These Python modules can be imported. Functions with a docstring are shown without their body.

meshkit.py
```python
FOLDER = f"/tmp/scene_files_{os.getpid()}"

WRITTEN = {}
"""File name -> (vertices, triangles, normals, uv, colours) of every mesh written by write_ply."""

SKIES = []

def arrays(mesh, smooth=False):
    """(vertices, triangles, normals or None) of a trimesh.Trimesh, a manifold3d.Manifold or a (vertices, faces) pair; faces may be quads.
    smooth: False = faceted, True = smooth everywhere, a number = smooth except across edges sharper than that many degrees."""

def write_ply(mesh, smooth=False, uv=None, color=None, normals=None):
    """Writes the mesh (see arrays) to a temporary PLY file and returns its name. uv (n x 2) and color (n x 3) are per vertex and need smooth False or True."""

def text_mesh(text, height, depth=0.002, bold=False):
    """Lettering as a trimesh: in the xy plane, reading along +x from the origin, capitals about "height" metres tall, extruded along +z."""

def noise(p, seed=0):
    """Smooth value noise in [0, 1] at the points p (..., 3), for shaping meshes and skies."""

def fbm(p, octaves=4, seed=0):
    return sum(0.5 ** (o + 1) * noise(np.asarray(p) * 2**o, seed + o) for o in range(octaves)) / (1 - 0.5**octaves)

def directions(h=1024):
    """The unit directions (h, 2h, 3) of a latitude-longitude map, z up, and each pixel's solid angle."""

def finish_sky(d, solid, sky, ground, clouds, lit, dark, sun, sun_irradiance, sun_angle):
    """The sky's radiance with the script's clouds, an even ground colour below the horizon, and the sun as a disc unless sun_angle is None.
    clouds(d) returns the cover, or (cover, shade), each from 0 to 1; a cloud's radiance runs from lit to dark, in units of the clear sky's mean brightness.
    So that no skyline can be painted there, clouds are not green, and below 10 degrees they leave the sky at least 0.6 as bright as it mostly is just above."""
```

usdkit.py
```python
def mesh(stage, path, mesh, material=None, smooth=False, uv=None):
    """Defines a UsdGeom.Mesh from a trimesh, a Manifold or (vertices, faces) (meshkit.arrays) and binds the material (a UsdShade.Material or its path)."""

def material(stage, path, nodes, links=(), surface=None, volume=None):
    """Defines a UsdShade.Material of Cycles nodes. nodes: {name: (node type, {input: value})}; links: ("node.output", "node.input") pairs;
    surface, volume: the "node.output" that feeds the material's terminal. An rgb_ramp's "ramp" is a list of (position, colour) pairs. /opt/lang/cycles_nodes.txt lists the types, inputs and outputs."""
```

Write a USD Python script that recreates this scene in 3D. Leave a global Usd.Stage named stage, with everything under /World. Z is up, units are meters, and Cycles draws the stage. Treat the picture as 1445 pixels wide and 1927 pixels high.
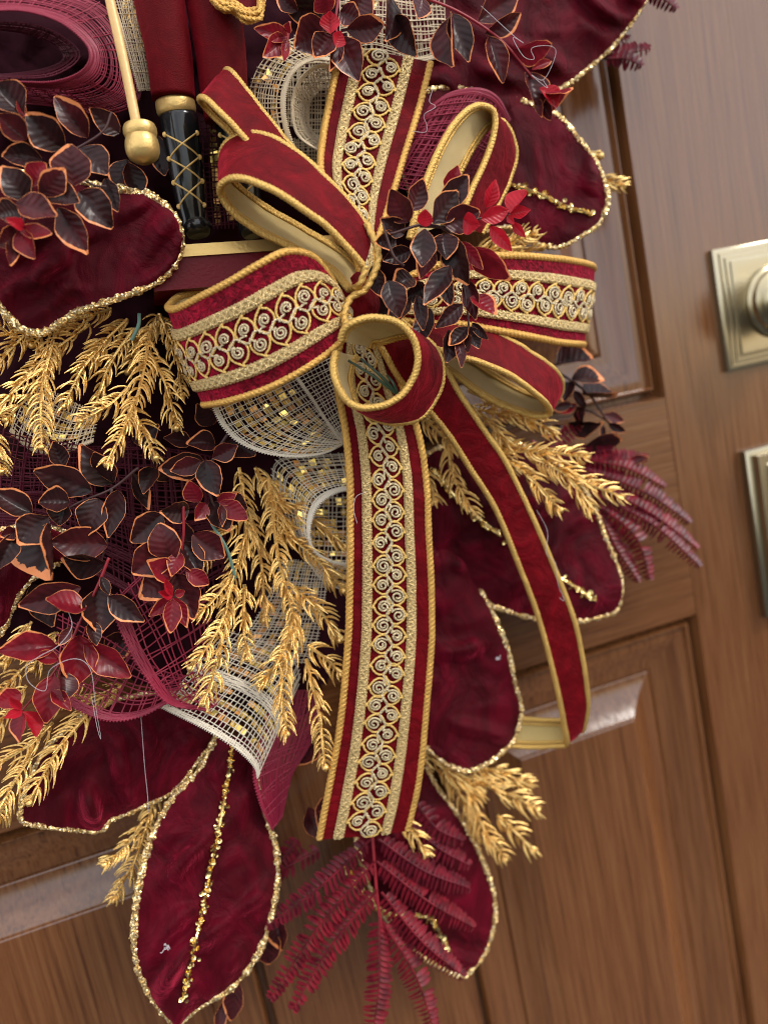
import math, random
import numpy as np, trimesh, usdkit
from meshkit import noise, fbm
from pxr import Usd, UsdGeom, UsdLux, UsdShade, Gf, Sdf, Vt

rng = np.random.default_rng(7)
stage = Usd.Stage.CreateInMemory()
UsdGeom.SetStageUpAxis(stage, UsdGeom.Tokens.z)
UsdGeom.SetStageMetersPerUnit(stage, 1.0)
UsdGeom.Xform.Define(stage, '/World')

# ------------------------------------------------------------------ camera
# The door stands in the xz plane (front face y = 0, facing -y). Modelling is done in door
# coordinates (u right, v up, h out of the door) and turned into world coordinates on export.
F, CX, CY, DIST, Z0 = 1450., 722.5, 963.5, .62, 1.3
M = np.array([[.9386, -.1966, .2835], [.2298, .9692, -.0886], [-.2574, .1483, .9549]])
_u, _, _v = np.linalg.svd(M)
M = _u @ _v
CAM = M.T @ np.array([0, 0, DIST])

def W(p):
    p = np.asarray(p, float)
    return np.stack([p[..., 0], -p[..., 2], p[..., 1] + Z0], -1)

def P(x, y, h):
    """The point at height h over the door that lies along the view towards (x, y)."""
    x, y, h = np.broadcast_arrays(np.asarray(x, float), np.asarray(y, float), np.asarray(h, float))
    d = np.stack([(x - CX) / F, -(y - CY) / F, -np.ones_like(x)], -1) @ M
    t = (h - CAM[2]) / d[..., 2]
    return CAM + t[..., None] * d

def K(p):
    """Metres per photo pixel at the point p."""
    return -((np.asarray(p) - CAM) @ M.T)[..., 2] / F

cam = UsdGeom.Camera.Define(stage, '/World/camera')
ax = W(M) - W(np.zeros(3))
cw = W(CAM)
cam.AddTransformOp().Set(Gf.Matrix4d(*[float(a) for r in range(3) for a in (*ax[r], 0.)], *map(float, cw), 1.))
cam.CreateHorizontalApertureAttr(36.0)
cam.CreateVerticalApertureAttr(36.0 * 1024 / 767)
cam.CreateFocalLengthAttr(36.0 * F / 1445)
cam.CreateClippingRangeAttr(Gf.Vec2f(.01, 100))
cam.CreateFStopAttr(4.2)
cam.CreateFocusDistanceAttr(.485)
cam.CreateExposureAttr(0.32)

# ------------------------------------------------------------------ sky and sun (soft, overcast)
SUN = np.array([.72, -.62, .78]); SUN /= np.linalg.norm(SUN)
el, rot = math.asin(SUN[2]), math.atan2(SUN[0], SUN[1])
usdkit_sky = usdkit.material(stage, '/World/Looks/sky', {
    'tc': ('texture_coordinate', {}),
    's': ('sky_texture', {'sky_type': 'single_scattering', 'sun_disc': False, 'sun_elevation': el, 'sun_rotation': rot}),
    'n': ('noise_texture', {'scale': 2.2, 'detail': 5, 'roughness': .6}),
    'r': ('rgb_ramp', {'ramp': [(.30, (.25, .25, .25)), (.60, (1, 1, 1))]}),
    'sz': ('separate_xyz', {}), 'mr': ('map_range', {'range_type': 'smoothstep', 'from_min': .0, 'from_max': .17, 'to_min': .08, 'to_max': 1.}),
    'mm': ('math', {'math_type': 'multiply'}),
    'm': ('mix_color', {'b': (12.6, 12.6, 12.9)}),
    'b': ('background_shader', {'strength': .13})},
    [('tc.generated', 'n.vector'), ('n.fac', 'r.fac'), ('tc.generated', 'sz.vector'), ('sz.z', 'mr.value'), ('r.color', 'mm.value1'), ('mr.result', 'mm.value2'), ('mm.value', 'm.fac'), ('s.color', 'm.a'), ('m.result', 'b.color')],
    surface='b.background')
dome = UsdLux.DomeLight.Define(stage, '/World/sky')
UsdShade.MaterialBindingAPI.Apply(dome.GetPrim()).Bind(usdkit_sky)
dome.GetPrim().SetCustomDataByKey('kind', 'structure')
sun = UsdLux.DistantLight.Define(stage, '/World/sun')
sun.CreateIntensityAttr(.38); sun.CreateAngleAttr(11.); sun.CreateColorAttr(Gf.Vec3f(1., .94, .86))
sun.CreateNormalizeAttr(True)
q = Gf.Rotation(Gf.Vec3d(0, 0, 1), Gf.Vec3d(*map(float, SUN))).GetQuat()
sun.AddOrientOp().Set(Gf.Quatf(q))

# ------------------------------------------------------------------ materials
MATS = {}
def mat(name, nodes, links=(), surface='p.BSDF'):
    MATS[name] = usdkit.material(stage, '/World/Looks/' + name, nodes, links, surface=surface)

def velvet(name, dark, light, tint, scale=60, sheen=1., brush=.55, stretch=(1, 1, 1)):
    mat(name, {
        'g': ('geometry', {}), 'mp': ('mapping', {'scale': stretch}),
        'n': ('noise_texture', {'scale': scale, 'detail': 4, 'roughness': .62, 'distortion': 1.6}),
        'n2': ('noise_texture', {'scale': scale * 2.3, 'detail': 3, 'distortion': .8}),
        'f': ('noise_texture', {'scale': 1500, 'detail': 2}),
        'r': ('rgb_ramp', {'ramp': [(.36, dark), (.52, tuple(.65 * a + .35 * b for a, b in zip(dark, light))), (.70, light)]}),
        'sw': ('map_range', {'from_min': .35, 'from_max': .75, 'to_min': .25 * sheen, 'to_max': sheen}),
        'a': ('math', {'math_type': 'multiply_add', 'value2': brush, 'value3': 0}),
        'b1': ('bump', {'strength': .8, 'distance': .02}),
        'b2': ('bump', {'strength': .45, 'distance': .0012}),
        'p': ('principled_bsdf', {'roughness': .62, 'specular_ior_level': .10, 'sheen_roughness': .26, 'sheen_tint': tint})},
        [('g.position', 'mp.vector'), ('mp.vector', 'n.vector'), ('mp.vector', 'n2.vector'), ('g.position', 'f.vector'), ('n.fac', 'r.fac'), ('r.color', 'p.base_color'),
         ('n2.fac', 'sw.value'), ('sw.result', 'p.sheen_weight'),
         ('n.fac', 'a.value1'), ('a.value', 'b1.height'), ('b1.normal', 'b2.normal'), ('f.fac', 'b2.height'), ('b2.normal', 'p.normal')])

velvet('velvet_red', (.085, .0006, .0025), (.165, .0014, .006), (1., .06, .12), 45, 1., .12)
velvet('velvet_bright', (.065, .0005, .003), (.36, .004, .026), (1., .05, .14), 190, 1., .25)
velvet('velvet_burgundy', (.036, .0004, .003), (.120, .0012, .011), (1., .06, .15), 22, 1., .30, (1, 1, .7))
velvet('velvet_trouser', (.085, .001, .003), (.12, .0015, .005), (.9, .05, .1), 60, .5, .02)

def metal(name, col, rough=.3, metallic=1., bump=.0, bscale=900, spec=.5):
    mat(name, {
        'g': ('geometry', {}),
        'n': ('noise_texture', {'scale': bscale, 'detail': 2}),
        'b': ('bump', {'strength': bump, 'distance': .001}),
        'p': ('principled_bsdf', {'base_color': col, 'metallic': metallic, 'roughness': rough, 'specular_ior_level': spec})},
        [('g.position', 'n.vector'), ('n.fac', 'b.height'), ('b.normal', 'p.normal')])

metal('gold_cord', (.60, .38, .11), .34, .85, .8, 1600)
metal('gold_rope', (.62, .36, .095), .36, .8, .8, 1600)
metal('silver_braid', (.68, .52, .26), .26, .96, 1., 2200)
metal('silver_scroll', (.72, .60, .39), .26, .96, 1., 2400)
metal('gold_thread', (.72, .48, .15), .4, .7, .7, 2000)
metal('gold_pine', (.86, .58, .21), .30, .95, .5, 1100)
metal('gold_pine_dull', (.80, .52, .18), .34, .93, .6, 1100)
metal('gold_paint', (.62, .42, .15), .36, .75, .25, 500)
metal('gold_lace_paint', (.62, .40, .13), .45, .5, 0)
metal('tinsel', (1., .72, .20), .2, .85, 0)
metal('tinsel_bronze', (.75, .38, .12), .3, .7, 0)
metal('sequin', (.88, .68, .30), .16, 1., .2, 900)
metal('brass_satin', (.40, .355, .25), .26, 1., .05, 600)
metal('knob_brass', (.42, .36, .23), .2, 1., 0)
metal('cream_thread', (.66, .54, .37), .6, 0.)
metal('white_thread', (.72, .65, .53), .55, 0.)
metal('plum_thread', (.24, .012, .038), .42, 0.)
metal('dark_plum_thread', (.065, .004, .013), .5, 0., 0, 900, .25)
metal('black_lacquer', (.004, .004, .004), .14, 0., .08, 160, .5)
metal('red_lacquer', (.13, .003, .009), .42, 0., .4, 500, .2)
metal('stem_dark', (.035, .010, .010), .35, 0.)
metal('stem_red', (.22, .012, .02), .35, 0.)
metal('green_needle', (.015, .035, .02), .4, 0.)
metal('green_tie', (.10, .19, .15), .5, 0.)
metal('lint', (.45, .40, .42), .7, 0.)
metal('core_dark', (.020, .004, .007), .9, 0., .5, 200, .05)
for nm, a, b in (('fern_red', (.05, .003, .007), (.19, .009, .019)), ('fern_plum', (.045, .004, .009), (.15, .009, .020))):
    mat(nm, {'g': ('geometry', {}), 'n': ('noise_texture', {'scale': 130, 'detail': 4}), 'r': ('rgb_ramp', {'ramp': [(.32, a), (.68, b)]}),
             'p': ('principled_bsdf', {'roughness': .38, 'specular_ior_level': .28})}, [('g.position', 'n.vector'), ('n.fac', 'r.fac'), ('r.color', 'p.base_color')])
mat('glitter', {
    'g': ('geometry', {}), 'v': ('voronoi_texture', {'scale': 900}), 'v2': ('voronoi_texture', {'scale': 1300}),
    'a': ('vector_math', {'math_type': 'subtract', 'vector2': (.5, .5, .5)}),
    'sc': ('vector_math', {'math_type': 'multiply', 'vector2': (1.1, 1.1, 1.1)}), 'ad': ('vector_math', {'math_type': 'add'}),
    'no': ('vector_math', {'math_type': 'normalize'}),
    'r': ('rgb_ramp', {'ramp': [(0, (.55, .33, .09)), (.6, (.80, .57, .24)), (1, (.95, .84, .60))]}),
    'sx': ('separate_xyz', {}),
    'p': ('principled_bsdf', {'metallic': .85, 'roughness': .25})},
    [('g.position', 'v.vector'), ('g.position', 'v2.vector'), ('v.color', 'a.vector1'), ('a.vector', 'sc.vector1'), ('sc.vector', 'ad.vector1'), ('g.normal', 'ad.vector2'),
     ('ad.vector', 'no.vector1'), ('no.vector', 'p.normal'), ('v2.color', 'sx.vector'), ('sx.x', 'r.fac'), ('r.color', 'p.base_color')])
# woven gold lining: fine twill threads across the ribbon
mat('gold_lining', {
    'uv': ('uvmap', {'attribute': 'st'}),
    'w': ('wave_texture', {'wave_type': 'bands', 'bands_direction': 'x', 'scale': 190, 'distortion': .6}),
    'w2': ('wave_texture', {'wave_type': 'bands', 'bands_direction': 'y', 'scale': 300, 'distortion': .6}),
    'm': ('math', {'math_type': 'add'}),
    'r': ('rgb_ramp', {'ramp': [(.1, (.46, .32, .09)), (.9, (.82, .64, .28))]}),
    'b': ('bump', {'strength': .5, 'distance': .0004}),
    'p': ('principled_bsdf', {'metallic': .35, 'roughness': .40, 'sheen_weight': .3})},
    [('uv.UV', 'w.vector'), ('uv.UV', 'w2.vector'), ('w.fac', 'm.value1'), ('w2.fac', 'm.value2'), ('w.fac', 'r.fac'), ('r.color', 'p.base_color'),
     ('m.value', 'b.height'), ('b.normal', 'p.normal')])

def leaf_mat(name, c1, c2, rim, rough=.28, trans=.15):
    # st.x = distance from the edge over rim width, st.y = vein phase
    mat(name, {
        'uv': ('uvmap', {'attribute': 'st'}), 'sx': ('separate_xyz', {}), 'g': ('geometry', {}),
        'n': ('noise_texture', {'scale': 170, 'detail': 4}), 'n2': ('noise_texture', {'scale': 90, 'detail': 3}),
        'j': ('math', {'math_type': 'multiply_add', 'value2': 2.4, 'value3': -1.2}), 'e': ('math', {'math_type': 'add'}),
        'k': ('rgb_ramp', {'ramp': [(.0, (1, 1, 1)), (.46, (1, 1, 1)), (.52, (0, 0, 0)), (1, (0, 0, 0))]}),
        'hf': ('math', {'math_type': 'multiply', 'value2': .5}),
        'base': ('rgb_ramp', {'ramp': [(.3, c1), (.7, c2)]}),
        'mix': ('mix_color', {'b': rim}),
        'vs': ('math', {'math_type': 'multiply', 'value2': 6.2832}), 'vsin': ('math', {'math_type': 'sine'}),
        'b': ('bump', {'strength': .22, 'distance': .0005}), 'b2': ('bump', {'strength': .3, 'distance': .0008}),
        'p': ('principled_bsdf', {'roughness': rough, 'specular_ior_level': .14, 'coat_weight': .14, 'coat_roughness': .2}),
        't': ('translucent_bsdf', {}), 'ms': ('mix_closure', {'fac': trans})},
        [('uv.UV', 'sx.vector'), ('g.position', 'n.vector'), ('g.position', 'n2.vector'), ('n.fac', 'j.value1'), ('j.value', 'e.value1'), ('sx.x', 'e.value2'),
         ('e.value', 'hf.value1'), ('hf.value', 'k.fac'), ('n2.fac', 'base.fac'), ('base.color', 'mix.a'), ('k.color', 'mix.fac'), ('mix.result', 'p.base_color'),
         ('sx.y', 'vs.value1'), ('vs.value', 'vsin.value1'), ('vsin.value', 'b.height'), ('n.fac', 'b2.height'), ('b.normal', 'b2.normal'), ('b2.normal', 'p.normal'),
         ('mix.result', 't.color'), ('p.BSDF', 'ms.closure1'), ('t.BSDF', 'ms.closure2')], surface='ms.closure')
RIM = (.78, .27, .10)
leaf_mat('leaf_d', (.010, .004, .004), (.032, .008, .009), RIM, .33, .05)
leaf_mat('leaf_m', (.024, .005, .006), (.075, .010, .013), RIM, .32, .12)
leaf_mat('leaf_r', (.11, .006, .012), (.24, .012, .022), RIM, .28, .2)
leaf_mat('leaf_b', (.30, .006, .014), (.46, .015, .03), (.5, .03, .04), .3, .25)

def wood(name, along, c=((.050, .016, .005), (.105, .038, .013), (.150, .062, .022))):
    sc = {'z': (14, 14, .9), 'x': (.9, 14, 14)}[along]
    sf = {'z': (420, 420, 9), 'x': (9, 420, 420)}[along]
    mat(name, {
        'g': ('geometry', {}),
        'm': ('mapping', {'scale': sc}), 'm2': ('mapping', {'scale': sf}), 'm3': ('mapping', {'scale': tuple(4.5 * a for a in sc)}),
        'n': ('noise_texture', {'scale': 1., 'detail': 3, 'distortion': .35}),
        'mu': ('math', {'math_type': 'multiply', 'value2': 26}), 'si': ('math', {'math_type': 'pingpong', 'value2': 1.}),
        'n3': ('noise_texture', {'scale': 4., 'detail': 6, 'roughness': .7}),
        'fi': ('noise_texture', {'scale': 1., 'detail': 3}),
        'a1': ('math', {'math_type': 'multiply_add', 'value2': .26}), 'a0': ('math', {'math_type': 'multiply', 'value2': .09}), 'a2': ('math', {'math_type': 'multiply_add', 'value2': .80}),
        'r': ('rgb_ramp', {'ramp': [(.36, c[0]), (.54, c[1]), (.78, c[2])]}),
        'b': ('bump', {'strength': .16, 'distance': .0006}),
        'rr': ('map_range', {'from_min': .3, 'from_max': .7, 'to_min': .10, 'to_max': .28}),
        'p': ('principled_bsdf', {'specular_ior_level': 0., 'coat_weight': 1., 'roughness': .4, 'coat_ior': 1.7})},
        [('g.position', 'm.vector'), ('g.position', 'm2.vector'), ('g.position', 'm3.vector'), ('m.vector', 'n.vector'), ('m2.vector', 'fi.vector'), ('m3.vector', 'n3.vector'),
         ('n.fac', 'mu.value1'), ('mu.value', 'si.value1'), ('si.value', 'a0.value1'), ('n3.fac', 'a1.value1'), ('a0.value', 'a1.value3'),
         ('fi.fac', 'a2.value1'), ('a1.value', 'a2.value3'), ('a2.value', 'r.fac'), ('r.color', 'p.base_color'),
         ('fi.fac', 'b.height'), ('b.normal', 'p.normal'), ('b.normal', 'p.coat_normal'), ('n3.fac', 'rr.value'), ('rr.result', 'p.coat_roughness')])
wood('wood_upright', 'z')
wood('wood_level', 'x')
metal('staff_wood', (.62, .40, .16), .42, .15, .3, 300)

# ------------------------------------------------------------------ scene tree helpers
LOC, USED = {}, {}
def numbered(path):
    n = USED.get(path, 0); USED[path] = n + 1
    return path if n == 0 else f'{path}_{n:03d}'

def tag(prim, label=None, cat=None, group=None, kind=None):
    for k, v in (('label', label), ('category', cat), ('group', group), ('kind', kind)):
        if v: prim.SetCustomDataByKey(k, v)

def thing(name, label, cat, base, group=None):
    path = numbered('/World/' + name)
    w = W(base)
    x = UsdGeom.Xform.Define(stage, path); x.AddTranslateOp().Set(Gf.Vec3d(*map(float, w)))
    LOC[path] = w
    tag(x.GetPrim(), label, cat, group)
    return path

def part(parent, name, mesh, material, uv=None, smooth=True, label=None, kind=None):
    path = numbered(parent + '/' + name)
    top = '/'.join(path.split('/')[:3])
    w = W(np.asarray(mesh[0], float)) - LOC[top]
    m = usdkit.mesh(stage, path, (w, mesh[1]), MATS[material], smooth=smooth, uv=uv)
    tag(m.GetPrim(), label, None, None, kind)
    return path

def join(ms):
    vs, fs, n = [], [], 0
    for v, f in ms:
        f = np.asarray(f)
        if f.shape[1] == 4: f = np.vstack([f[:, [0, 1, 2]], f[:, [0, 2, 3]]])
        vs.append(v); fs.append(f + n); n += len(v)
    return np.vstack(vs), np.vstack(fs)

# ------------------------------------------------------------------ geometry helpers (door coordinates)
def curve(pts, n=None, step=None):
    """Catmull-Rom through the points, resampled evenly."""
    p = np.asarray(pts, float)
    if len(p) == 2:
        d = p
    else:
        q = np.vstack([2 * p[0] - p[1], p, 2 * p[-1] - p[-2]])
        t = np.linspace(0, 1, 16, endpoint=False)[:, None]
        seg = []
        for i in range(len(p) - 1):
            a, b, c, e = q[i:i + 4]
            seg.append(.5 * (2 * b + (c - a) * t + (2 * a - 5 * b + 4 * c - e) * t ** 2 + (3 * b - a - 3 * c + e) * t ** 3))
        d = np.vstack(seg + [p[-1:]])
    L = np.r_[0, np.cumsum(np.linalg.norm(np.diff(d[:, :3], axis=0), axis=1))]
    if n is None: n = max(2, int(L[-1] / step) + 1)
    s = np.linspace(0, L[-1], n)
    return np.stack([np.interp(s, L, d[:, k]) for k in range(d.shape[1])], 1)

def frames(p):
    t = np.gradient(p, axis=0); t /= np.linalg.norm(t, axis=1, keepdims=True) + 1e-12
    n = np.cross(t[0], [.31, .52, .8]); n /= np.linalg.norm(n)
    N = np.empty_like(p)
    for i in range(len(p)):
        n = n - t[i] * (n @ t[i]); n /= np.linalg.norm(n) + 1e-12; N[i] = n
    return t, N, np.cross(t, N)

def tube(p, r, sides=6, cap=True, rad=None):
    """Tube along p. r: radius or per-point radii; rad(theta, i): a factor on the radius."""
    p = np.asarray(p, float); t, N, B = frames(p)
    r = np.broadcast_to(np.asarray(r, float), (len(p),))
    th = np.linspace(0, 2 * np.pi, sides, endpoint=False)
    k = np.ones((len(p), sides)) if rad is None else rad(th[None, :], np.arange(len(p))[:, None])
    v = p[:, None] + (r[:, None] * k)[..., None] * (np.cos(th)[None, :, None] * N[:, None] + np.sin(th)[None, :, None] * B[:, None])
    v = v.reshape(-1, 3)
    i, j = np.meshgrid(np.arange(len(p) - 1), np.arange(sides), indexing='ij')
    a = i * sides + j; b = i * sides + (j + 1) % sides
    f = np.stack([a, b, b + sides, a + sides], -1).reshape(-1, 4)
    f = np.vstack([f[:, [0, 1, 2]], f[:, [0, 2, 3]]])
    if cap:
        v = np.vstack([v, p[0], p[-1]]); m = len(v)
        j = np.arange(sides); e = (len(p) - 1) * sides
        f = np.vstack([f, np.stack([(j + 1) % sides, j, np.full(sides, m - 2)], 1), np.stack([e + j, e + (j + 1) % sides, np.full(sides, m - 1)], 1)])
    return v, f

def rope(pts, r, strands=3, lay=2.2, sides=14, amp=.20):
    """A twisted cord: the cross-section is lobed and turns along the length."""
    st = r * .42
    p = curve(pts, step=st)
    return tube(p, r, sides, True, lambda th, i: 1 - amp + 1.5 * amp * np.abs(np.cos(strands * th / 2. - i * st / (lay * r) * np.pi)))

def grid(S):
    n, m = S.shape[:2]
    i, j = np.meshgrid(np.arange(n - 1), np.arange(m - 1), indexing='ij')
    a = i * m + j
    f = np.stack([a, a + m, a + m + 1, a + 1], -1).reshape(-1, 4)
    return S.reshape(-1, 3), np.vstack([f[:, [0, 1, 2]], f[:, [0, 2, 3]]])

def normals(S):
    ds, dt = np.gradient(S, axis=0), np.gradient(S, axis=1)
    n = np.cross(ds, dt)
    return n / (np.linalg.norm(n, axis=-1, keepdims=True) + 1e-12)

class Surf:
    """A ribbon: pairs (ax, ay, ah, bx, by, bh) of edge points; s in metres along, t from edge A (0) to B (1)."""
    def __init__(s, pairs, n=None, m=13, face=None, velvet=True, crown=0., wob=0.):
        q = np.asarray(pairs, float)
        A, B = P(q[:, 0], q[:, 1], q[:, 2]), P(q[:, 3], q[:, 4], q[:, 5])
        c = curve(np.hstack([(A + B) / 2, A, B]), n=n, step=.0012)
        A, B = c[:, 3:6], c[:, 6:9]
        t = np.linspace(0, 1, m)[None, :, None]
        S = A[:, None] * (1 - t) + B[:, None] * t
        s.width = float(np.median(np.linalg.norm(A - B, axis=1)))
        ctr = S[:, m // 2]
        s.L = np.r_[0, np.cumsum(np.linalg.norm(np.diff(ctr, axis=0), axis=1))]
        N = normals(S)
        if face is not None:
            i = int(face * (len(S) - 1)); mid = S[i, m // 2]
            d = N[i, m // 2] @ (CAM - mid)
            if (d > 0) != velvet: N = -N
        s.flip = 1. if np.sum(N * normals(S)) > 0 else -1.
        if crown: S = S + N * (crown * np.sin(np.pi * t) ** .7)
        if wob: S = S + N * (wob * (fbm(S * 55 + 3, 3) - .5))[..., None]
        s.S, s.N = S, normals(S) * s.flip
        s.m = m
    def at(s, S_, T_, off=0.):
        i = np.interp(S_, s.L, np.arange(len(s.L))); j = np.clip(T_, 0, 1) * (s.m - 1)
        i0 = np.clip(i.astype(int), 0, len(s.L) - 2); j0 = np.clip(j.astype(int), 0, s.m - 2)
        a, b = (i - i0)[:, None], (j - j0)[:, None]
        def f(X): return X[i0, j0] * (1 - a) * (1 - b) + X[i0 + 1, j0] * a * (1 - b) + X[i0, j0 + 1] * (1 - a) * b + X[i0 + 1, j0 + 1] * a * b
        n = f(s.N); n /= np.linalg.norm(n, axis=1, keepdims=True) + 1e-12
        return f(s.S) + n * np.reshape(np.broadcast_to(off, S_.shape), (-1, 1))
    def uv(s):
        u, t = np.meshgrid(s.L, np.linspace(0, s.width, s.m), indexing='ij')
        return np.stack([u * 10, t * 10], -1).reshape(-1, 2)

def ribbon(th, name, pairs, face, velvet=True, cord=7., cord_mat='gold_cord', vmat='velvet_red', lace=False, crown=.0012, wob=.0028, label=None, t0=0., t1=1.):
    sf = Surf(pairs, m=15, face=face, velvet=velvet, crown=crown, wob=wob)
    n = len(sf.L)
    fz = (fbm(sf.S * 900, 2) - .5)[..., None] * .0006
    v = part(th, name, grid(sf.S + sf.N * (.0007 + fz)), vmat, uv=sf.uv(), label=label)
    part(v, 'lining', grid(sf.S - sf.N * .0006), 'gold_lining', uv=sf.uv())
    k = float(np.median(K(sf.S[:, 7])))
    r = cord * k
    for t in (0, sf.m - 1):
        e = sf.S[:, t] + (sf.S[:, 7] - sf.S[:, t]) * .03
        part(v, 'edge_cord', rope(e, r * .88, 3, 1.15 if not lace else 1.3, 16, .17), cord_mat)
        if not lace:
            e2 = sf.S[:, t] + (sf.S[:, 7] - sf.S[:, t]) * (.03 + 2. * 1.55 * r / sf.width) + sf.N[:, t] * .0003
            part(v, 'inner_cord', rope(e2 - sf.N[:, t] * .0012, r * .45, 2, 2), cord_mat)
    if lace: lacework(v, sf, k, lace == 'flip')
    return sf

def lacework(v, sf, k, flip=False):
    L, w = sf.L[-1], sf.width
    lo, hi, mid = .215, .735, .475
    if flip: lo, hi, mid = 1 - hi, 1 - lo, 1 - mid
    # braids: a flat woven band of crossing threads
    for tc in (lo, hi):
        ms = []
        s = np.arange(0, L, 1.6 * k)
        for ph in np.arange(4) * np.pi / 2:
            ms.append(tube(sf.at(s, tc + .040 * np.sin(s / (15 * k) * 2 * np.pi + ph), .0016 + .0006 * np.sin(2 * s / (15 * k) * 2 * np.pi + ph * 3)), 2.6 * k, 5))
        s2 = np.arange(0, L, 5 * k)
        for e in (-.048, .048):
            ms.append(tube(sf.at(np.arange(0, L, 1.4 * k), tc + e + .004 * np.sin(np.arange(0, L, 1.4 * k) / (7 * k) * 2 * np.pi), .0013), 2. * k, 5))
        base = np.stack([sf.at(s2, np.full_like(s2, tc + e), .0011) for e in (-.045, 0, .045)], 1)
        ms.append(grid(base))
        part(v, 'braid', join(ms), 'silver_braid')
    s = np.arange(0, L, 2.2 * k)
    part(v, 'middle_cord', rope(sf.at(s, mid + .035 * np.sin(s / (40 * k) * 2 * np.pi), .0020), 2.6 * k, 2, 3.2, 7), 'silver_scroll')
    pitch = 40 * k
    r2 = np.random.default_rng(int(L * 1e6))
    for side, tc, tb, off in ((-1, mid - .085, lo + .05, 0.), (1, mid + .085, hi - .05, .5)):
        s0 = pitch * (off + .3)
        while s0 < L - .3 * pitch:
            R = 12. * k * r2.uniform(.85, 1.1)
            a = np.linspace(0, 2 * np.pi * r2.uniform(1.75, 2.1), 44)
            rr = R * (1 - .80 * a / a[-1])
            ph = r2.uniform(-.5, .5) + np.pi / 2 * 1.25
            js, jt = r2.normal(0, 2. * k), r2.normal(0, .012)
            S_ = s0 + js + rr * np.cos(a + ph); T_ = tc + jt + side * rr * np.sin(a + ph) / w * -1
            q = np.vstack([[s0 - .42 * pitch, (mid) * w], [s0 - .30 * pitch, (mid + side * .03) * w], np.stack([S_, T_ * w], 1)])
            q = curve(np.c_[q, np.zeros(len(q))], n=60)
            pts = sf.at(np.clip(q[:, 0], 0, L), q[:, 1] / w, .0021 + .0010 * np.linspace(0, 1, 60))
            part(v, 'scroll', tube(pts, 2.25 * k, 5), 'silver_scroll')
            b = tb
            ds = pitch
            gp = [(.10, 0), (-.12, .035), (-.33, .07), (-.47, .13), (-.40, .19), (-.15, .235)]
            gq = [(.10, 0), (.06, .03), (.27, .055), (.45, .12), (.40, .18), (.15, .225)]
            ms = []
            for g in (gp, gq):
                g = np.array(g)
                t_ = b - side * g[:, 1]                   # from the braid towards the middle
                q = np.clip(s0 + js + g[:, 0] * ds, 0, L)
                c = curve(np.stack([q, t_, np.zeros(len(q))], 1) * [1, w, 1], n=26)
                z = sf.at(c[:, 0], c[:, 1] / w, .0018)
                ms.append(rope(z, 2.35 * k, 2, 3.0, 6))
            part(v, 'looped_cord', join(ms), 'gold_thread')
            s0 += pitch

def px(pts, h=None):
    q = np.asarray(pts, float)
    return P(q[:, 0], q[:, 1], q[:, 2] if h is None else h)

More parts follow.
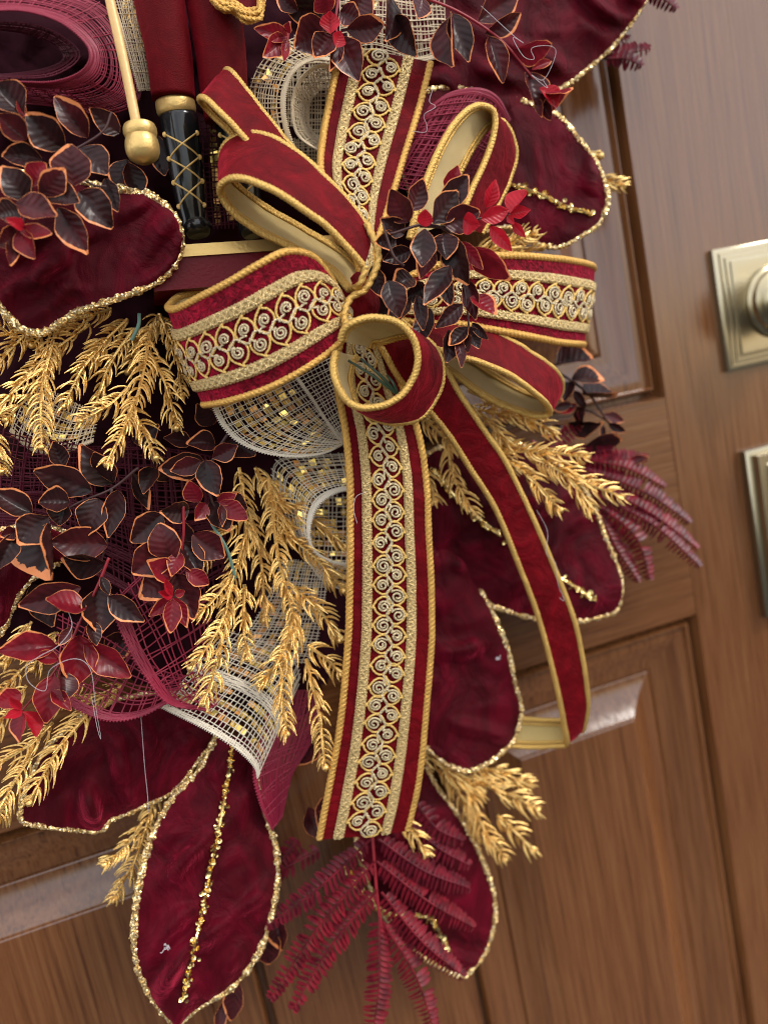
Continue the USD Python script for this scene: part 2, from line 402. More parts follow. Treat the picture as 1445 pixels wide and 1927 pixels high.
# ------------------------------------------------------------------ the door
def box(u0, u1, v0, v1, h0, h1, bev=.0006):
    x = np.array([[u0, v0], [u1, v0], [u1, v1], [u0, v1]])
    c = np.array([(u0 + u1) / 2, (v0 + v1) / 2]); sg = np.sign(x - c)
    lo, mid, top = [np.c_[x, np.full(4, h0)]], np.c_[x, np.full(4, h1 - bev)], np.c_[x - sg * bev, np.full(4, h1)]
    v = np.vstack([lo[0], mid, top])
    f = [[3, 2, 1, 0]] + [[a, (a + 1) % 4, (a + 1) % 4 + 4, a + 4] for a in range(4)] + [[a + 4, (a + 1) % 4 + 4, (a + 1) % 4 + 8, a + 8] for a in range(4)] + [[8, 9, 10, 11]]
    return v, np.array(f)

def rings(u0, u1, v0, v1, prof, closed=True):
    """Mitred rings: prof = (inset, height) from the rectangle inwards."""
    v, f = [], []
    for d, h in prof:
        v += [[u0 + d, v0 + d, h], [u1 - d, v0 + d, h], [u1 - d, v1 - d, h], [u0 + d, v1 - d, h]]
    for r in range(len(prof) - 1):
        for a in range(4):
            b = (a + 1) % 4
            f.append([r * 4 + a, r * 4 + b, r * 4 + 4 + b, r * 4 + 4 + a])
    if closed:
        e = (len(prof) - 1) * 4; f.append([e, e + 1, e + 2, e + 3])
    return np.array(v), np.array(f)

door = thing('front_door', 'brown wood-grain panelled front door behind the wreath with brass handle plates', 'door', (.05, -1.25, 0))
TH = -.045
US, UE = .275, .452                        # right stile
UM0, UM1 = -.175, -.0033                   # middle stile
UL0 = -.175 - .278
VR0, VR1 = -.163, .0405                    # lock rail
part(door, 'stile', box(US, UE, -1.25, .86, TH, 0), 'wood_upright', smooth=False)
part(door, 'stile', box(UL0 - .177, UL0, -1.25, .86, TH, 0), 'wood_upright', smooth=False)
part(door, 'rail', box(UL0 + .0002, US - .0002, VR0, VR1, TH, -.0001), 'wood_level', smooth=False)
part(door, 'rail', box(UL0 + .0002, US - .0002, .70, .86, TH, -.0001), 'wood_level', smooth=False)
part(door, 'rail', box(UL0 + .0002, US - .0002, -1.25, -1.05, TH, -.0001), 'wood_level', smooth=False)
part(door, 'middle_stile', box(UM0, UM1, -1.0498, VR0 - .0002, TH, -.0002), 'wood_upright', smooth=False)
part(door, 'middle_stile', box(UM0, UM1, VR1 + .0002, .6998, TH, -.0002), 'wood_upright', smooth=False)
a = np.linspace(0, 1, 9)
mould = [(0, 0), (.0004, -.0105), (.0020, -.0155), (.0058, -.0150)] + [(.0058 + .0056 * t, -.0120 + .0085 * math.sin(math.pi * t * .85)) for t in a[1:]] + \
        [(.0125 + .030 * t, -.0066 - .0120 * (1 - math.cos(math.pi * t)) / 2) for t in a[1:]] + [(.0455, -.0192), (.0468, -.0216)]
field = [(.0468, -.0218), (.0478, -.0190), (.049, -.0186)] + [(.049 + .0300 * t, -.0186 + .0150 * (.12 * t + .88 * t ** 1.9)) for t in np.linspace(.04, 1, 26)] + [(.0797, -.0034), (.0802, -.0016), (.0814, -.0010)]
for u0, u1, v0, v1 in ((UM1, US, -1.05, VR0), (UM1, US, VR1, .70), (UL0, UM0, -1.05, VR0), (UL0, UM0, VR1, .70)):
    p = part(door, 'panel', rings(u0, u1, v0, v1, field), 'wood_upright', smooth=False)
    part(p, 'moulding', rings(u0, u1, v0, v1, mould, False), 'wood_upright', smooth=40)
# knob with its stepped square plate
def plate(u0, u1, v0, v1, h, steps):
    pr = [(0, .0002), (0, h * .45)] + [(.001, h * .52)]
    for i in range(steps):
        d = .0015 + i * .0042
        pr += [(d, h * (.55 + .42 * i / steps)), (d + .0016, h * (.58 + .42 * i / steps)), (d + .0030, h * (.60 + .42 * i / steps)), (d + .0032, h * (.60 + .42 * (i + .7) / steps))]
    pr += [(.0015 + steps * .0042, h), (.0015 + steps * .0042 + .006, h * 1.0)]
    return rings(u0, u1, v0, v1, pr)
def lathe(c, prof, n=56):
    th = np.linspace(0, 2 * np.pi, n, endpoint=False); pr = np.array(prof)
    S = np.stack([c[0] + pr[:, :1] * np.cos(th), c[1] + pr[:, :1] * np.sin(th), np.repeat(pr[:, 1:], n, 1)], -1)
    v = S.reshape(-1, 3); m = len(pr)
    i, j = np.meshgrid(np.arange(m - 1), np.arange(n), indexing='ij')
    f = np.stack([i * n + j, i * n + (j + 1) % n, (i + 1) * n + (j + 1) % n, (i + 1) * n + j], -1).reshape(-1, 4)
    return v, f
k1 = part(door, 'handle_plate', plate(.3395, .4475, .0505, .1585, .011, 3), 'brass_satin', smooth=30)
cu, cv = .394, .1045
part(k1, 'rose', lathe((cu, cv), [(.0325, .0111), (.0325, .0135), (.0312, .0150), (.0285, .0158), (.0278, .0190), (.0265, .0200), (.0225, .0215), (.0185, .0235), (.0165, .027), (.0155, .033), (.0150, .040), (.0165, .043)]), 'knob_brass', smooth=50)
part(k1, 'knob', lathe((cu, cv), [(.0145, .040), (.0215, .0425), (.0262, .048), (.0275, .055), (.0262, .062), (.0215, .068), (.013, .0715), (.0001, .0725)]), 'knob_brass', smooth=True)
k2 = part(door, 'deadbolt_plate', plate(.3445, .4475, -.1845, -.0240, .0165, 1), 'brass_satin', smooth=30)
part(k2, 'cover', plate(.3560, .436, -.166, -.0355, .0290, 3), 'brass_satin', smooth=30)

# ------------------------------------------------------------------ dark core of the wreath
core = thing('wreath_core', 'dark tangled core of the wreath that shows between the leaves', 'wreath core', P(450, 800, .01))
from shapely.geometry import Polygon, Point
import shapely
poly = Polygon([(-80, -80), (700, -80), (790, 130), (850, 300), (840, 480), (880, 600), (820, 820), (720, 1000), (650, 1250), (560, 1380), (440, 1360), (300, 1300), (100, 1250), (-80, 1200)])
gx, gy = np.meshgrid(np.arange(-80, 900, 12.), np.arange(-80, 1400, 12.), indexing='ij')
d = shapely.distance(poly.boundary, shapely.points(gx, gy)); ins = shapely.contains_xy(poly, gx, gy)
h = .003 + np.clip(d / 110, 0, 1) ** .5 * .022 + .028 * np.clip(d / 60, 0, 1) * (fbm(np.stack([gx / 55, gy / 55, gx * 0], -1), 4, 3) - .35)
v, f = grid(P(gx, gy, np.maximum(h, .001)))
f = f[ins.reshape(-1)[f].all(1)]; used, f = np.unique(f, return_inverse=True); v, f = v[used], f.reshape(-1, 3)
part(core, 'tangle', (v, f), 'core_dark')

# ------------------------------------------------------------------ builders of the decorations
def netting(name, label, pairs, threads=(16, 26), mat_='cream_thread', r=.9, bands=(), tinsel=(), jit=.25, group=None, seed=1, crown=0., face=.5, cat='mesh ribbon', fray=0):
    """Open-weave mesh ribbon. threads: (along, across) counts; bands: t positions of the dense selvedges; tinsel: t rows of foil squares."""
    sf = Surf(pairs, m=15, face=face, crown=crown)
    r1 = np.random.default_rng(seed)
    L = sf.L[-1]; k = float(np.median(K(sf.S[:, 7])))
    th = thing(name, label, cat, sf.S[len(sf.S) // 2, 7] - sf.N[len(sf.S) // 2, 7] * .002, group)
    ms = []
    na, nc = threads
    if 'white' in mat_ or mat_ == 'cream_thread': na, nc, r = int(na * 1.3), int(nc * 1.3), r * .9
    s = np.linspace(0, L, max(8, int(L / (8 * k))))
    for i in range(na):
        t = (i + .5 + r1.normal(0, jit * .4)) / na
        wv = .35 / na * jit * np.sin(s / L * r1.uniform(6, 16) + r1.uniform(0, 6))
        ms.append(tube(sf.at(s, t + wv, r1.normal(0, .0004)), r * k, 4, False))
    t = np.linspace(0, 1, 15)
    for i in range(nc):
        c = (i + .5 + r1.normal(0, jit * .5)) / nc * L
        sk = r1.normal(0, jit * .6) * L / nc
        ms.append(tube(sf.at(np.clip(c + sk * np.sin(t * 3 + i), 0, L), t, r1.normal(0, .0004)), r * k, 4, False))
    n = part(th, 'netting', join(ms), mat_)
    for b in bands:
        ms = []
        for i in range(7):
            tt = np.clip(b + (i - 3) * .014 + .004 * np.sin(s / L * 30 + i * 2), 0, 1)
            ms.append(tube(sf.at(s, tt, .0002 + .0003 * (i % 2)), r * 1.25 * k, 4, False))
        if b in (0, 1, .02, .98):
            for c in np.linspace(0, L, nc * 2):
                e = 1 if b > .5 else -1
                q = sf.at(np.array([c, c]), np.array([b - e * .05, b]), .0004)
                q = np.vstack([q, q[1] + (q[1] - q[0]) / (np.linalg.norm(q[1] - q[0]) + 1e-9) * 3.5 * k])
                ms.append(tube(q, r * 1.3 * k, 4))
        part(th, 'selvedge', join(ms), mat_)
    if tinsel:
        A, B = [], []
        for t0 in tinsel:
            c = 4 * k
            while c < L - 8 * k:
                lw, lh = r1.uniform(8, 12) * k, r1.uniform(4.5, 6.5) * k / sf.width
                if r1.random() < .9:
                    q = sf.at(np.array([c, c + lw, c + lw, c]), np.array([t0 - lh, t0 - lh, t0 + lh, t0 + lh]), -.0006)
                    nn = sf.at(np.array([c]), np.array([t0]), .001)[0] - sf.at(np.array([c]), np.array([t0]), 0.)[0]
                    q = q + nn * np.array([1, 1, -1, -1])[:, None] * r1.normal(0, 1.1) + nn * np.array([1, -1, -1, 1])[:, None] * r1.normal(0, .6)
                    (A if r1.random() < .7 else B).append((q, np.array([[0, 1, 2, 3]])))
                c += lw + r1.uniform(1, 4) * k
        if A: part(th, 'foil_squares', join(A), 'tinsel', smooth=False, kind='stuff')
        if B: part(th, 'foil_squares', join(B), 'tinsel_bronze', smooth=False, kind='stuff')
    return th

def velvet_leaf(label, upper, lower, hs, vein=None, seed=1, trim=4.7, group='velvet magnolia leaves with gold trim', wr=.012, belly=.006, vh=.002):
    """A velvet leaf: upper and lower outline from base to tip (pixels); hs = heights at base, middle and tip."""
    n, m = 110, 45
    U, Lw = curve(np.c_[upper, np.zeros(len(upper))], n=n)[:, :2], curve(np.c_[lower, np.zeros(len(lower))], n=n)[:, :2]
    tip = (U[-1] + Lw[-1]) / 2
    s = np.linspace(0, 1, n)[:, None]; t = np.linspace(0, 1, m)[None]
    X = U[:, None, 0] * (1 - t) + Lw[:, None, 0] * t; Y = U[:, None, 1] * (1 - t) + Lw[:, None, 1] * t
    X0 = X
    h = np.interp(s, [0, .5, 1], hs) - belly * (2 * t - 1) ** 2 * (1 - s ** 6) + .0 * t
    ed = np.minimum(np.minimum(t, 1 - t) * 6, (1 - s) * 8).clip(0, 1)
    fw = fbm(np.stack([X / 95 + seed * 7, Y / 150, 0 * X], -1), 4, seed) - .5
    fs = noise(np.stack([X / 34 + 11 * seed, Y / 55 + X / 120, 0 * X], -1), seed) - .5
    wave = np.sin(s * 9 + seed * 2.1) * (2 * t - 1) ** 2 * .0035
    q = X * math.cos(seed) + Y * math.sin(seed) + 60 * fbm(np.stack([X / 120, Y / 120, 0 * X + seed], -1), 2, seed)
    fold = np.abs(np.sin(q / 21.)) ** 3 * np.clip(fbm(np.stack([X / 80 + 5, Y / 80, 0 * X + seed], -1), 2, seed + 9) - .42, 0, 1) * 4
    h = h + wr * fw * (.35 + .65 * ed) + wr * .16 * fs * ed + wave + wr * .68 * fold * ed
    # a shallow furrow along the midrib
    h = h - .0025 * np.exp(-((t - .5) / .06) ** 2) * (1 - s)
    S = P(X, Y, h)
    N = normals(S); c = S[n // 2, m // 2]
    if N[n // 2, m // 2] @ (CAM - c) < 0: N = -N
    th = thing('velvet_leaf', label, 'velvet leaf', S[0, m // 2], group)
    part(th, 'blade', grid(S + N * .0008), 'velvet_burgundy')
    part(th, 'backing', grid(S - N * .0011), 'velvet_burgundy')
    k = float(np.median(K(S.reshape(-1, 3))))
    edge = np.vstack([S[:, 0], S[::-1, -1]]) + np.vstack([N[:, 0], N[::-1, -1]]) * .001
    inn = np.vstack([S[:, 1], S[::-1, -2]])
    edge = edge + (inn - edge) / (np.linalg.norm(inn - edge, axis=1, keepdims=True) + 1e-9) * trim * .9 * k
    p = curve(edge, step=trim * k * .45)
    r1 = np.random.default_rng(seed + 50)
    nz = (.72 + .7 * noise(np.arange(len(p))[:, None] * np.array([[.35, .0, .0]]) + seed, 3))
    v, f = tube(p, trim * k * nz, 8)
    v = v + r1.normal(0, trim * k * .13, v.shape)
    part(th, 'glitter_trim', (v, f), 'glitter', smooth=35)
    if vein is not None:
        from scipy.spatial import cKDTree
        # heights of the leaf under the vein, found along the view
        def hit(xy):
            q = np.stack([X.ravel(), Y.ravel()], 1); _, i = cKDTree(q).query(xy); return i
        vpx = curve(np.c_[vein, np.zeros(len(vein))], step=3.4)[:, :2]
        idx = hit(vpx); hh = h.ravel()[idx]
        hh = np.convolve(np.pad(hh, 4, 'edge'), np.ones(9) / 9, 'valid')
        C = P(vpx[:, 0], vpx[:, 1], hh + vh)
        ms = [tube(C - [0, 0, .0006], 3.2 * k, 6)]
        for i in range(len(C)):
            for _ in range(2):
                if r1.random() < .2: continue
                a = r1.normal(0, 1, 3) + [0, 0, 1.1]; a /= np.linalg.norm(a)
                b = np.cross(a, [1, .2, 0]); b /= np.linalg.norm(b); e = np.cross(a, b)
                R = r1.uniform(3.0, 5.2) * k; th_ = np.linspace(0, 2 * np.pi, 8, endpoint=False)
                o = C[i] + np.array([r1.normal(0, 3.6), r1.normal(0, 3.0), r1.uniform(0, 3)]) * k
                ring = o + R * (np.cos(th_)[:, None] * b + np.sin(th_)[:, None] * e)
                inner = o + .34 * R * (np.cos(th_)[:, None] * b + np.sin(th_)[:, None] * e) - a * .22 * R
                vv = np.vstack([ring, inner]); j = np.arange(8)
                ms.append((vv, np.stack([j, (j + 1) % 8, 8 + (j + 1) % 8, 8 + j], 1)))
        part(th, 'sequin_vein', join(ms), 'sequin', smooth=False)
    return th

LM = {'d': 'leaf_d', 'm': 'leaf_m', 'r': 'leaf_r', 'b': 'leaf_b'}
def box_leaf(b, t, w, roll, bend, cup, r1):
    L = np.linalg.norm(t - b); ax_ = (t - b) / L
    view = CAM - (b + t) / 2; view /= np.linalg.norm(view)
    sd = np.cross(view, ax_); sd /= np.linalg.norm(sd); up = np.cross(ax_, sd)
    sd, up = sd * math.cos(roll) + up * math.sin(roll), up * math.cos(roll) - sd * math.sin(roll)
    n, m = 13, 11
    u = np.linspace(0, 1, n); v = np.linspace(-1, 1, m); v = np.sign(v) * np.abs(v) ** .8
    prof = np.sin(np.pi * np.clip(u, 0, 1) ** r1.uniform(.72, 1.05)) ** r1.uniform(.52, .75) * (.55 + .45 * np.sin(np.pi * (u * .75 + .15))) ; prof = prof / prof.max()
    prof[0] = .06; prof[-1] = .10
    hw = prof * w / 2
    x = u[:, None] * L + 0 * v[None]
    y = hw[:, None] * v[None] * (1 + .04 * np.sin(u[:, None] * 17 + r1.uniform(0, 6)))
    fold, tw = r1.uniform(-.05, .35), r1.uniform(-.35, .35)
    z = bend * L * np.sin(np.pi * u[:, None]) + fold * hw[:, None] * np.abs(v[None]) + tw * hw[:, None] * v[None] * u[:, None] ** 2 + cup * hw[:, None] * (np.abs(v[None]) ** 1.6) - .03 * w * np.exp(-(v[None] / .12) ** 2) + .005 * w * np.sin(2 * np.pi * (u[:, None] * 6.5 - np.abs(v[None]) * 1.4)) * (1 - np.abs(v[None]))
    S = b + x[..., None] * ax_ + y[..., None] * sd + z[..., None] * up
    edge = np.minimum((1 - np.abs(v))[None] * hw[:, None], ((1 - u) * L)[:, None] + .0 * v[None])
    rim = (.004 + .105 * u[:, None] ** 1.3) * w * r1.uniform(.35, 1.35) * np.clip(.55 + .8 * np.sin(2.4 * u[:, None] + r1.uniform(0, 6.3) + 1.3 * v[None]), .03, 1.3)
    uv = np.stack([np.clip(edge / rim, 0, 4), u[:, None] * 6.5 - np.abs(v[None]) * 1.4], -1).reshape(-1, 2)
    return grid(S), uv

def leaf_spray(label, stems, leaves, h, seed, stem_mat='stem_dark', group='burgundy box leaf sprays with peach leaf edges', th=None, bud=None, sr=3.):
    r1 = np.random.default_rng(seed)
    if th is None:
        s0 = stems[0][0] if stems else leaves[0]
        th = thing('leaf_spray', label, 'leaf spray', P(s0[0], s0[1], (s0[2] if len(s0) == 3 else h)), group)
    for st in stems:
        q = px([(a[0], a[1], a[2] if len(a) > 2 else h) for a in st])
        c = curve(q, step=.002)
        part(th, 'stem', tube(c, np.linspace(sr, sr * .6, len(c)) * K(c)), stem_mat)
    for l in leaves:
        bx, by, tx, ty, w, c = l[:6]
        dh = l[6] if len(l) > 6 else 0.
        b = P(bx, by, h + dh + r1.uniform(-.002, .002)); t = P(tx, ty, h + dh + r1.uniform(.0, .010))
        k = K(b); Lp = math.hypot(tx - bx, ty - by)
        wt, roll = w, r1.uniform(-.45, .45)
        if w < .36 * Lp:
            wt = .5 * Lp; roll = math.acos(min(1, w / wt)) * r1.choice([-1, 1])
        wt = wt / max(.35, math.cos(roll)) * 1.06
        g, uv = box_leaf(b, t, wt * k, roll, r1.uniform(-.10, .12), r1.uniform(.12, .5), r1)
        part(th, 'leaf', g, LM[c], uv=uv)
    return th

def pine_branch(th, a, b, bend=0., width=46, dens=1., r1=None, mat_='gold_pine', start=0.):
    """One gold pine branchlet from a to b (x, y, h): a thin axis with curved needles and a round bud at the tip."""
    A, B = P(*a), P(*b)
    k = K((A + B) / 2); d = B - A; L = np.linalg.norm(d); d /= L
    view = CAM - (A + B) / 2; view /= np.linalg.norm(view)
    sd = np.cross(view, d); sd /= np.linalg.norm(sd)
    up = np.cross(d, sd)
    mid = (A + B) / 2 + sd * bend * L + up * .05 * L
    ax_ = curve([A, mid, B], n=28)
    ms = [tube(ax_, np.linspace(3.4, 2.4, 28) * k, 5)]
    T, N, Bn = frames(ax_)
    step = 3.1 * k / dens
    n = int(L / step)
    for i in range(n):
        f = (i + r1.uniform(0, 1)) / n
        if f < start: continue
        x = f * 27; j = min(int(x), 26)
        o = ax_[j] + (ax_[j + 1] - ax_[j]) * (x - j); t = T[j]
        s2 = np.cross(view, t); s2 /= np.linalg.norm(s2); u2 = np.cross(t, s2)
        if r1.random() < .06: continue
        ph = (i % 2) * np.pi + r1.normal(0, .95) + (i % 5 == 0) * 1.4
        out = s2 * math.cos(ph) + u2 * (math.sin(ph) * .8 + .22)
        ln = width * .68 * k * r1.uniform(.72, 1.18) * (1 - .45 * max(0, f - .75) / .25)
        q = np.linspace(0, 1, 5)[:, None]
        c = o + out * ln * (.80 * q ** .8 - .08 * q ** 3) + t * ln * (.26 * q + .62 * q ** 2)
        ms.append(tube(c, np.array([1.5, 2.1, 2.3, 1.8, .5]) * k * r1.uniform(.85, 1.15), 5))
    th_ = np.linspace(0, np.pi, 6)
    tipc = ax_[-1] + T[-1] * np.linspace(-7, 7, 7)[:, None] * k
    ms.append(tube(tipc, np.array([3, 5.5, 7, 7.6, 7, 5, 1.2]) * k, 7))
    part(th, 'branchlet', join(ms), mat_ if r1.random() < .6 else 'gold_pine_dull', smooth=50)

def pine_spray(label, branches, seed, stems=(), group='gold pine sprays', width=46):
    r1 = np.random.default_rng(seed)
    th = thing('gold_pine_spray', label, 'pine spray', P(*branches[0][0]), group)
    for st in stems:
        c = curve(px(st), step=.002); part(th, 'stem', tube(c, 3.6 * K(c)), 'gold_pine')
    for br in branches:
        pine_branch(th, br[0], br[1], br[2] if len(br) > 2 else r1.uniform(-.06, .06), br[3] if len(br) > 3 else width, r1=r1)
    return th

def fern_pinna(th, a, b, bend, hw, r1, mat_='fern_red', sp=9.6, start=.06):
    A, B = P(*a), P(*b)
    k = K((A + B) / 2); d = B - A; L = np.linalg.norm(d); d /= L
    view = CAM - (A + B) / 2; view /= np.linalg.norm(view)
    sd = np.cross(view, d); sd /= np.linalg.norm(sd); up = np.cross(d, sd)
    ax_ = curve([A, (A + B) / 2 + sd * bend * L + up * .04 * L, B], n=30)
    ms = [tube(ax_, np.linspace(2.6, 1.3, 30) * k, 5)]
    T = frames(ax_)[0]
    n = int(L / (sp * k))
    tw = r1.uniform(.1, .6)
    for i in range(int(n * start), n + 1):
        f = min(1., (i + .3) / n); x = f * 29; j = min(int(x), 28)
        o = ax_[j] + (ax_[j + 1] - ax_[j]) * (x - j); t = T[j]
        s2 = np.cross(view, t); s2 /= np.linalg.norm(s2); u2 = np.cross(t, s2)
        ln = 1.12 * hw * k * (np.sin(np.pi * min(.97, .14 + .80 * f)) ** .55) * r1.uniform(.88, 1.08)
        for sg in (-1, 1):
            if r1.random() < .03: continue
            lean = r1.uniform(.18, .5)
            dr = sg * s2 * math.cos(lean) + t * math.sin(lean); dr = dr - u2 * (.35 + .25 * sg * tw)
            dr /= np.linalg.norm(dr)
            wd = t - dr * (t @ dr); wd /= np.linalg.norm(wd); nn = np.cross(dr, wd)
            if nn @ view < 0: nn = -nn
            wd = wd * math.cos(.5) + nn * math.sin(.5) * sg
            q = np.linspace(0, 1, 6); pr = np.array([.35, .85, 1., .95, .7, .12]) * 4.7 * k
            c = o + dr * (ln * q)[:, None] - u2 * (ln * .22 * q ** 2)[:, None] + t * (ln * .10 * q ** 2)[:, None]
            S = np.stack([c - wd * pr[:, None] + nn * .3 * pr[:, None], c, c + wd * pr[:, None] + nn * .3 * pr[:, None]], 1)
            ms.append(grid(S))
    part(th, 'pinna', join(ms), mat_, smooth=60)


# ------------------------------------------------------------------ velvet magnolia leaves
velvet_leaf('large velvet leaf at the left edge below the staff, overlapping the base of the figure',
    [(-60, 330), (60, 322), (170, 340), (250, 355), (300, 372), (328, 405), (342, 440)], [(-70, 520), (-15, 555), (10, 595), (45, 625), (75, 632), (110, 615), (150, 590), (215, 568), (275, 545), (318, 512), (337, 482), (343, 450)],
    (.095, .088, .098), None, 1, 7.5)
velvet_leaf('large velvet leaf in the top right corner, overlapping the door stile',
    [(700, 20), (780, -90), (930, -150), (1100, -140), (1195, -80), (1222, -30)], [(700, 100), (770, 190), (880, 235), (960, 222), (1036, 182), (1100, 137), (1150, 92), (1192, 40), (1215, 0), (1224, -24)],
    (.05, .046, .05), None, 2)
velvet_leaf('rounded velvet leaf right of the upper velvet loop, with a short row of gold sequins',
    [(745, 240), (790, 175), (840, 160), (900, 170), (990, 190), (1045, 212), (1085, 252), (1116, 294), (1136, 335), (1143, 370)], [(760, 330), (800, 410), (900, 435), (960, 430), (985, 442), (1010, 462), (1050, 469), (1088, 450), (1125, 425), (1142, 385)],
    (.055, .052, .062), [(955, 345), (1010, 362), (1060, 385), (1115, 403)], 3)
velvet_leaf('velvet leaf on the right under gold pine tips, crossed by the narrow ribbon tail',
    [(790, 860), (840, 835), (930, 825), (1010, 845), (1080, 895), (1118, 950), (1142, 1015), (1165, 1070), (1170, 1105)], [(785, 960), (800, 1025), (830, 1057), (870, 1100), (920, 1140), (1000, 1166), (1085, 1172), (1135, 1162), (1160, 1150), (1169, 1120)],
    (.045, .042, .050), [(815, 885), (870, 950), (945, 1010), (1050, 1085), (1075, 1100), (1115, 1128)], 4)
velvet_leaf('upright velvet leaf hanging just right of the brocade tail',
    [(870, 1040), (900, 1100), (932, 1160), (957, 1220), (970, 1280), (982, 1340), (968, 1390), (930, 1430), (890, 1449)], [(770, 1000), (755, 1100), (755, 1250), (770, 1370), (805, 1412), (840, 1438), (870, 1450)],
    (.040, .050, .055), None, 5)
velvet_leaf('velvet leaf at the lower left pointing sideways, its tip squared off',
    [(430, 1330), (330, 1300), (200, 1320), (110, 1380), (62, 1450), (42, 1505), (39, 1535)], [(420, 1385), (398, 1400), (370, 1440), (330, 1490), (270, 1520), (210, 1545), (185, 1566), (110, 1562), (60, 1553), (42, 1546)],
    (.045, .048, .046), None, 6)
velvet_leaf('longest velvet leaf at the bottom left, gold sequins all down its middle',
    [(405, 1385), (370, 1450), (318, 1505), (283, 1572), (260, 1650), (248, 1735), (250, 1800), (268, 1852), (298, 1900), (328, 1930)], [(470, 1390), (488, 1460), (505, 1540), (521, 1590), (525, 1640), (518, 1710), (500, 1772), (472, 1822), (440, 1858), (400, 1884), (360, 1910), (338, 1930)],
    (.050, .062, .058), [(438, 1405), (425, 1490), (408, 1580), (392, 1660), (375, 1740), (360, 1810), (346, 1882)], 7, 6.5)
velvet_leaf('velvet leaf at the bottom under the red fern, right of the longest leaf',
    [(800, 1440), (826, 1485), (858, 1525), (888, 1572), (912, 1622), (930, 1680), (932, 1732), (915, 1792), (885, 1828)], [(700, 1450), (665, 1530), (675, 1620), (705, 1700), (738, 1748), (760, 1778), (810, 1813), (850, 1832), (872, 1838)],
    (.035, .044, .046), [(650, 1630), (690, 1690), (735, 1720), (790, 1725), (818, 1740), (850, 1810)], 8)
velvet_leaf('velvet leaf at the left edge halfway down, mostly hidden behind the dark leaf spray',
    [(150, 1010), (60, 985), (-20, 1010), (-60, 1080), (-50, 1190)], [(160, 1050), (115, 1060), (70, 1085), (36, 1125), (10, 1182), (-20, 1225)],
    (.055, .06, .055), None, 9, 6)

# ------------------------------------------------------------------ open mesh ribbons
G = 'burgundy mesh ribbon curls'; C_ = 'cream mesh ribbon curls'
netting('mesh_ribbon', 'big rolled curl of burgundy mesh in the top left corner',
    [(-40, 22, .10, -10, -40, .06), (40, 20, .10, 90, -25, .055), (110, 40, .10, 190, 5, .05), (158, 78, .10, 240, 60, .05), (169, 108, .10, 264, 125, .05), (150, 135, .10, 262, 190, .05), (100, 152, .10, 200, 215, .05), (30, 152, .10, 100, 200, .05), (-40, 150, .10, 0, 190, .05)],
    (34, 56), 'plum_thread', 1.2, (0, .12), (), .8, G, 21)
netting('mesh_ribbon', 'inner turn of the burgundy mesh curl in the top left corner',
    [(-40, 40, .095, -40, 50, .04), (60, 45, .095, 40, 60, .04), (120, 70, .095, 100, 80, .04), (150, 105, .095, 120, 110, .04), (100, 140, .095, 80, 130, .04), (20, 146, .095, 0, 140, .04), (-40, 146, .095, -40, 135, .04)],
    (26, 50), 'dark_plum_thread', 1.3, (), (), .8, G, 22)
netting('mesh_ribbon', 'burgundy mesh puff behind the upper right velvet loop',
    [(810, 200, .07, 700, 330, .06), (850, 175, .08, 740, 350, .07), (900, 168, .085, 790, 360, .075), (935, 185, .08, 840, 360, .07), (958, 225, .07, 880, 350, .06)],
    (34, 40), 'plum_thread', 1.2, (0,), (), .9, G, 23)
netting('mesh_ribbon', 'burgundy mesh loop hanging below the red leaf tips at the lower left',
    [(205, 1130, .085, 330, 1010, .06), (240, 1215, .09, 385, 1110, .06), (275, 1275, .092, 405, 1200, .06), (318, 1325, .09, 415, 1270, .06), (385, 1338, .085, 420, 1320, .06)],
    (13, 20), 'plum_thread', 1.3, (0, .07), (), .5, G, 24)
netting('mesh_ribbon', 'lowest fold of burgundy mesh with a thick edge at the lower left',
    [(95, 1290, .07, 110, 1150, .055), (130, 1325, .075, 200, 1200, .055), (200, 1355, .077, 260, 1230, .055), (265, 1348, .077, 300, 1260, .055), (330, 1315, .075, 350, 1270, .055)],
    (11, 24), 'plum_thread', 1.3, (0, .05), (), .6, G, 25)
netting('mesh_ribbon', 'dark burgundy mesh with curved rows under the gold pine at the left edge',
    [(-30, 925, .05, -10, 800, .06), (40, 930, .052, 60, 820, .062), (120, 925, .05, 130, 830, .06), (200, 900, .045, 190, 840, .05), (260, 850, .04, 240, 820, .04)],
    (12, 26), 'dark_plum_thread', 1.4, (0,), (), .4, G, 26)
netting('mesh_ribbon', 'gathered strip of burgundy mesh left of the brocade tail end',
    [(520, 1300, .05, 610, 1300, .045), (495, 1380, .055, 600, 1360, .05), (478, 1450, .06, 580, 1410, .05), (490, 1510, .06, 550, 1460, .05), (512, 1560, .055, 530, 1540, .05)],
    (40, 24), 'plum_thread', 1.25, (0,), (), .9, G, 27)
netting('mesh_ribbon', 'thin burgundy mesh with foil squares between the black boots',
    [(375, 225, .045, 445, 225, .045), (383, 330, .045, 445, 330, .045), (390, 430, .045, 450, 430, .045)],
    (8, 22), 'dark_plum_thread', 1.2, (), (.35, .75), .4, G, 28)
netting('mesh_ribbon', 'cream mesh roll beside the top end of the brocade ribbon',
    [(650, 118, .075, 610, 55, .05), (590, 113, .078, 535, 75, .05), (552, 138, .08, 487, 120, .05), (537, 185, .08, 466, 185, .05), (543, 245, .08, 480, 260, .05), (570, 300, .075, 520, 320, .05), (620, 320, .07, 600, 360, .05)],
    (11, 34), 'cream_thread', 1.25, (0, .04), (.3, .62, .85), .5, C_, 31)
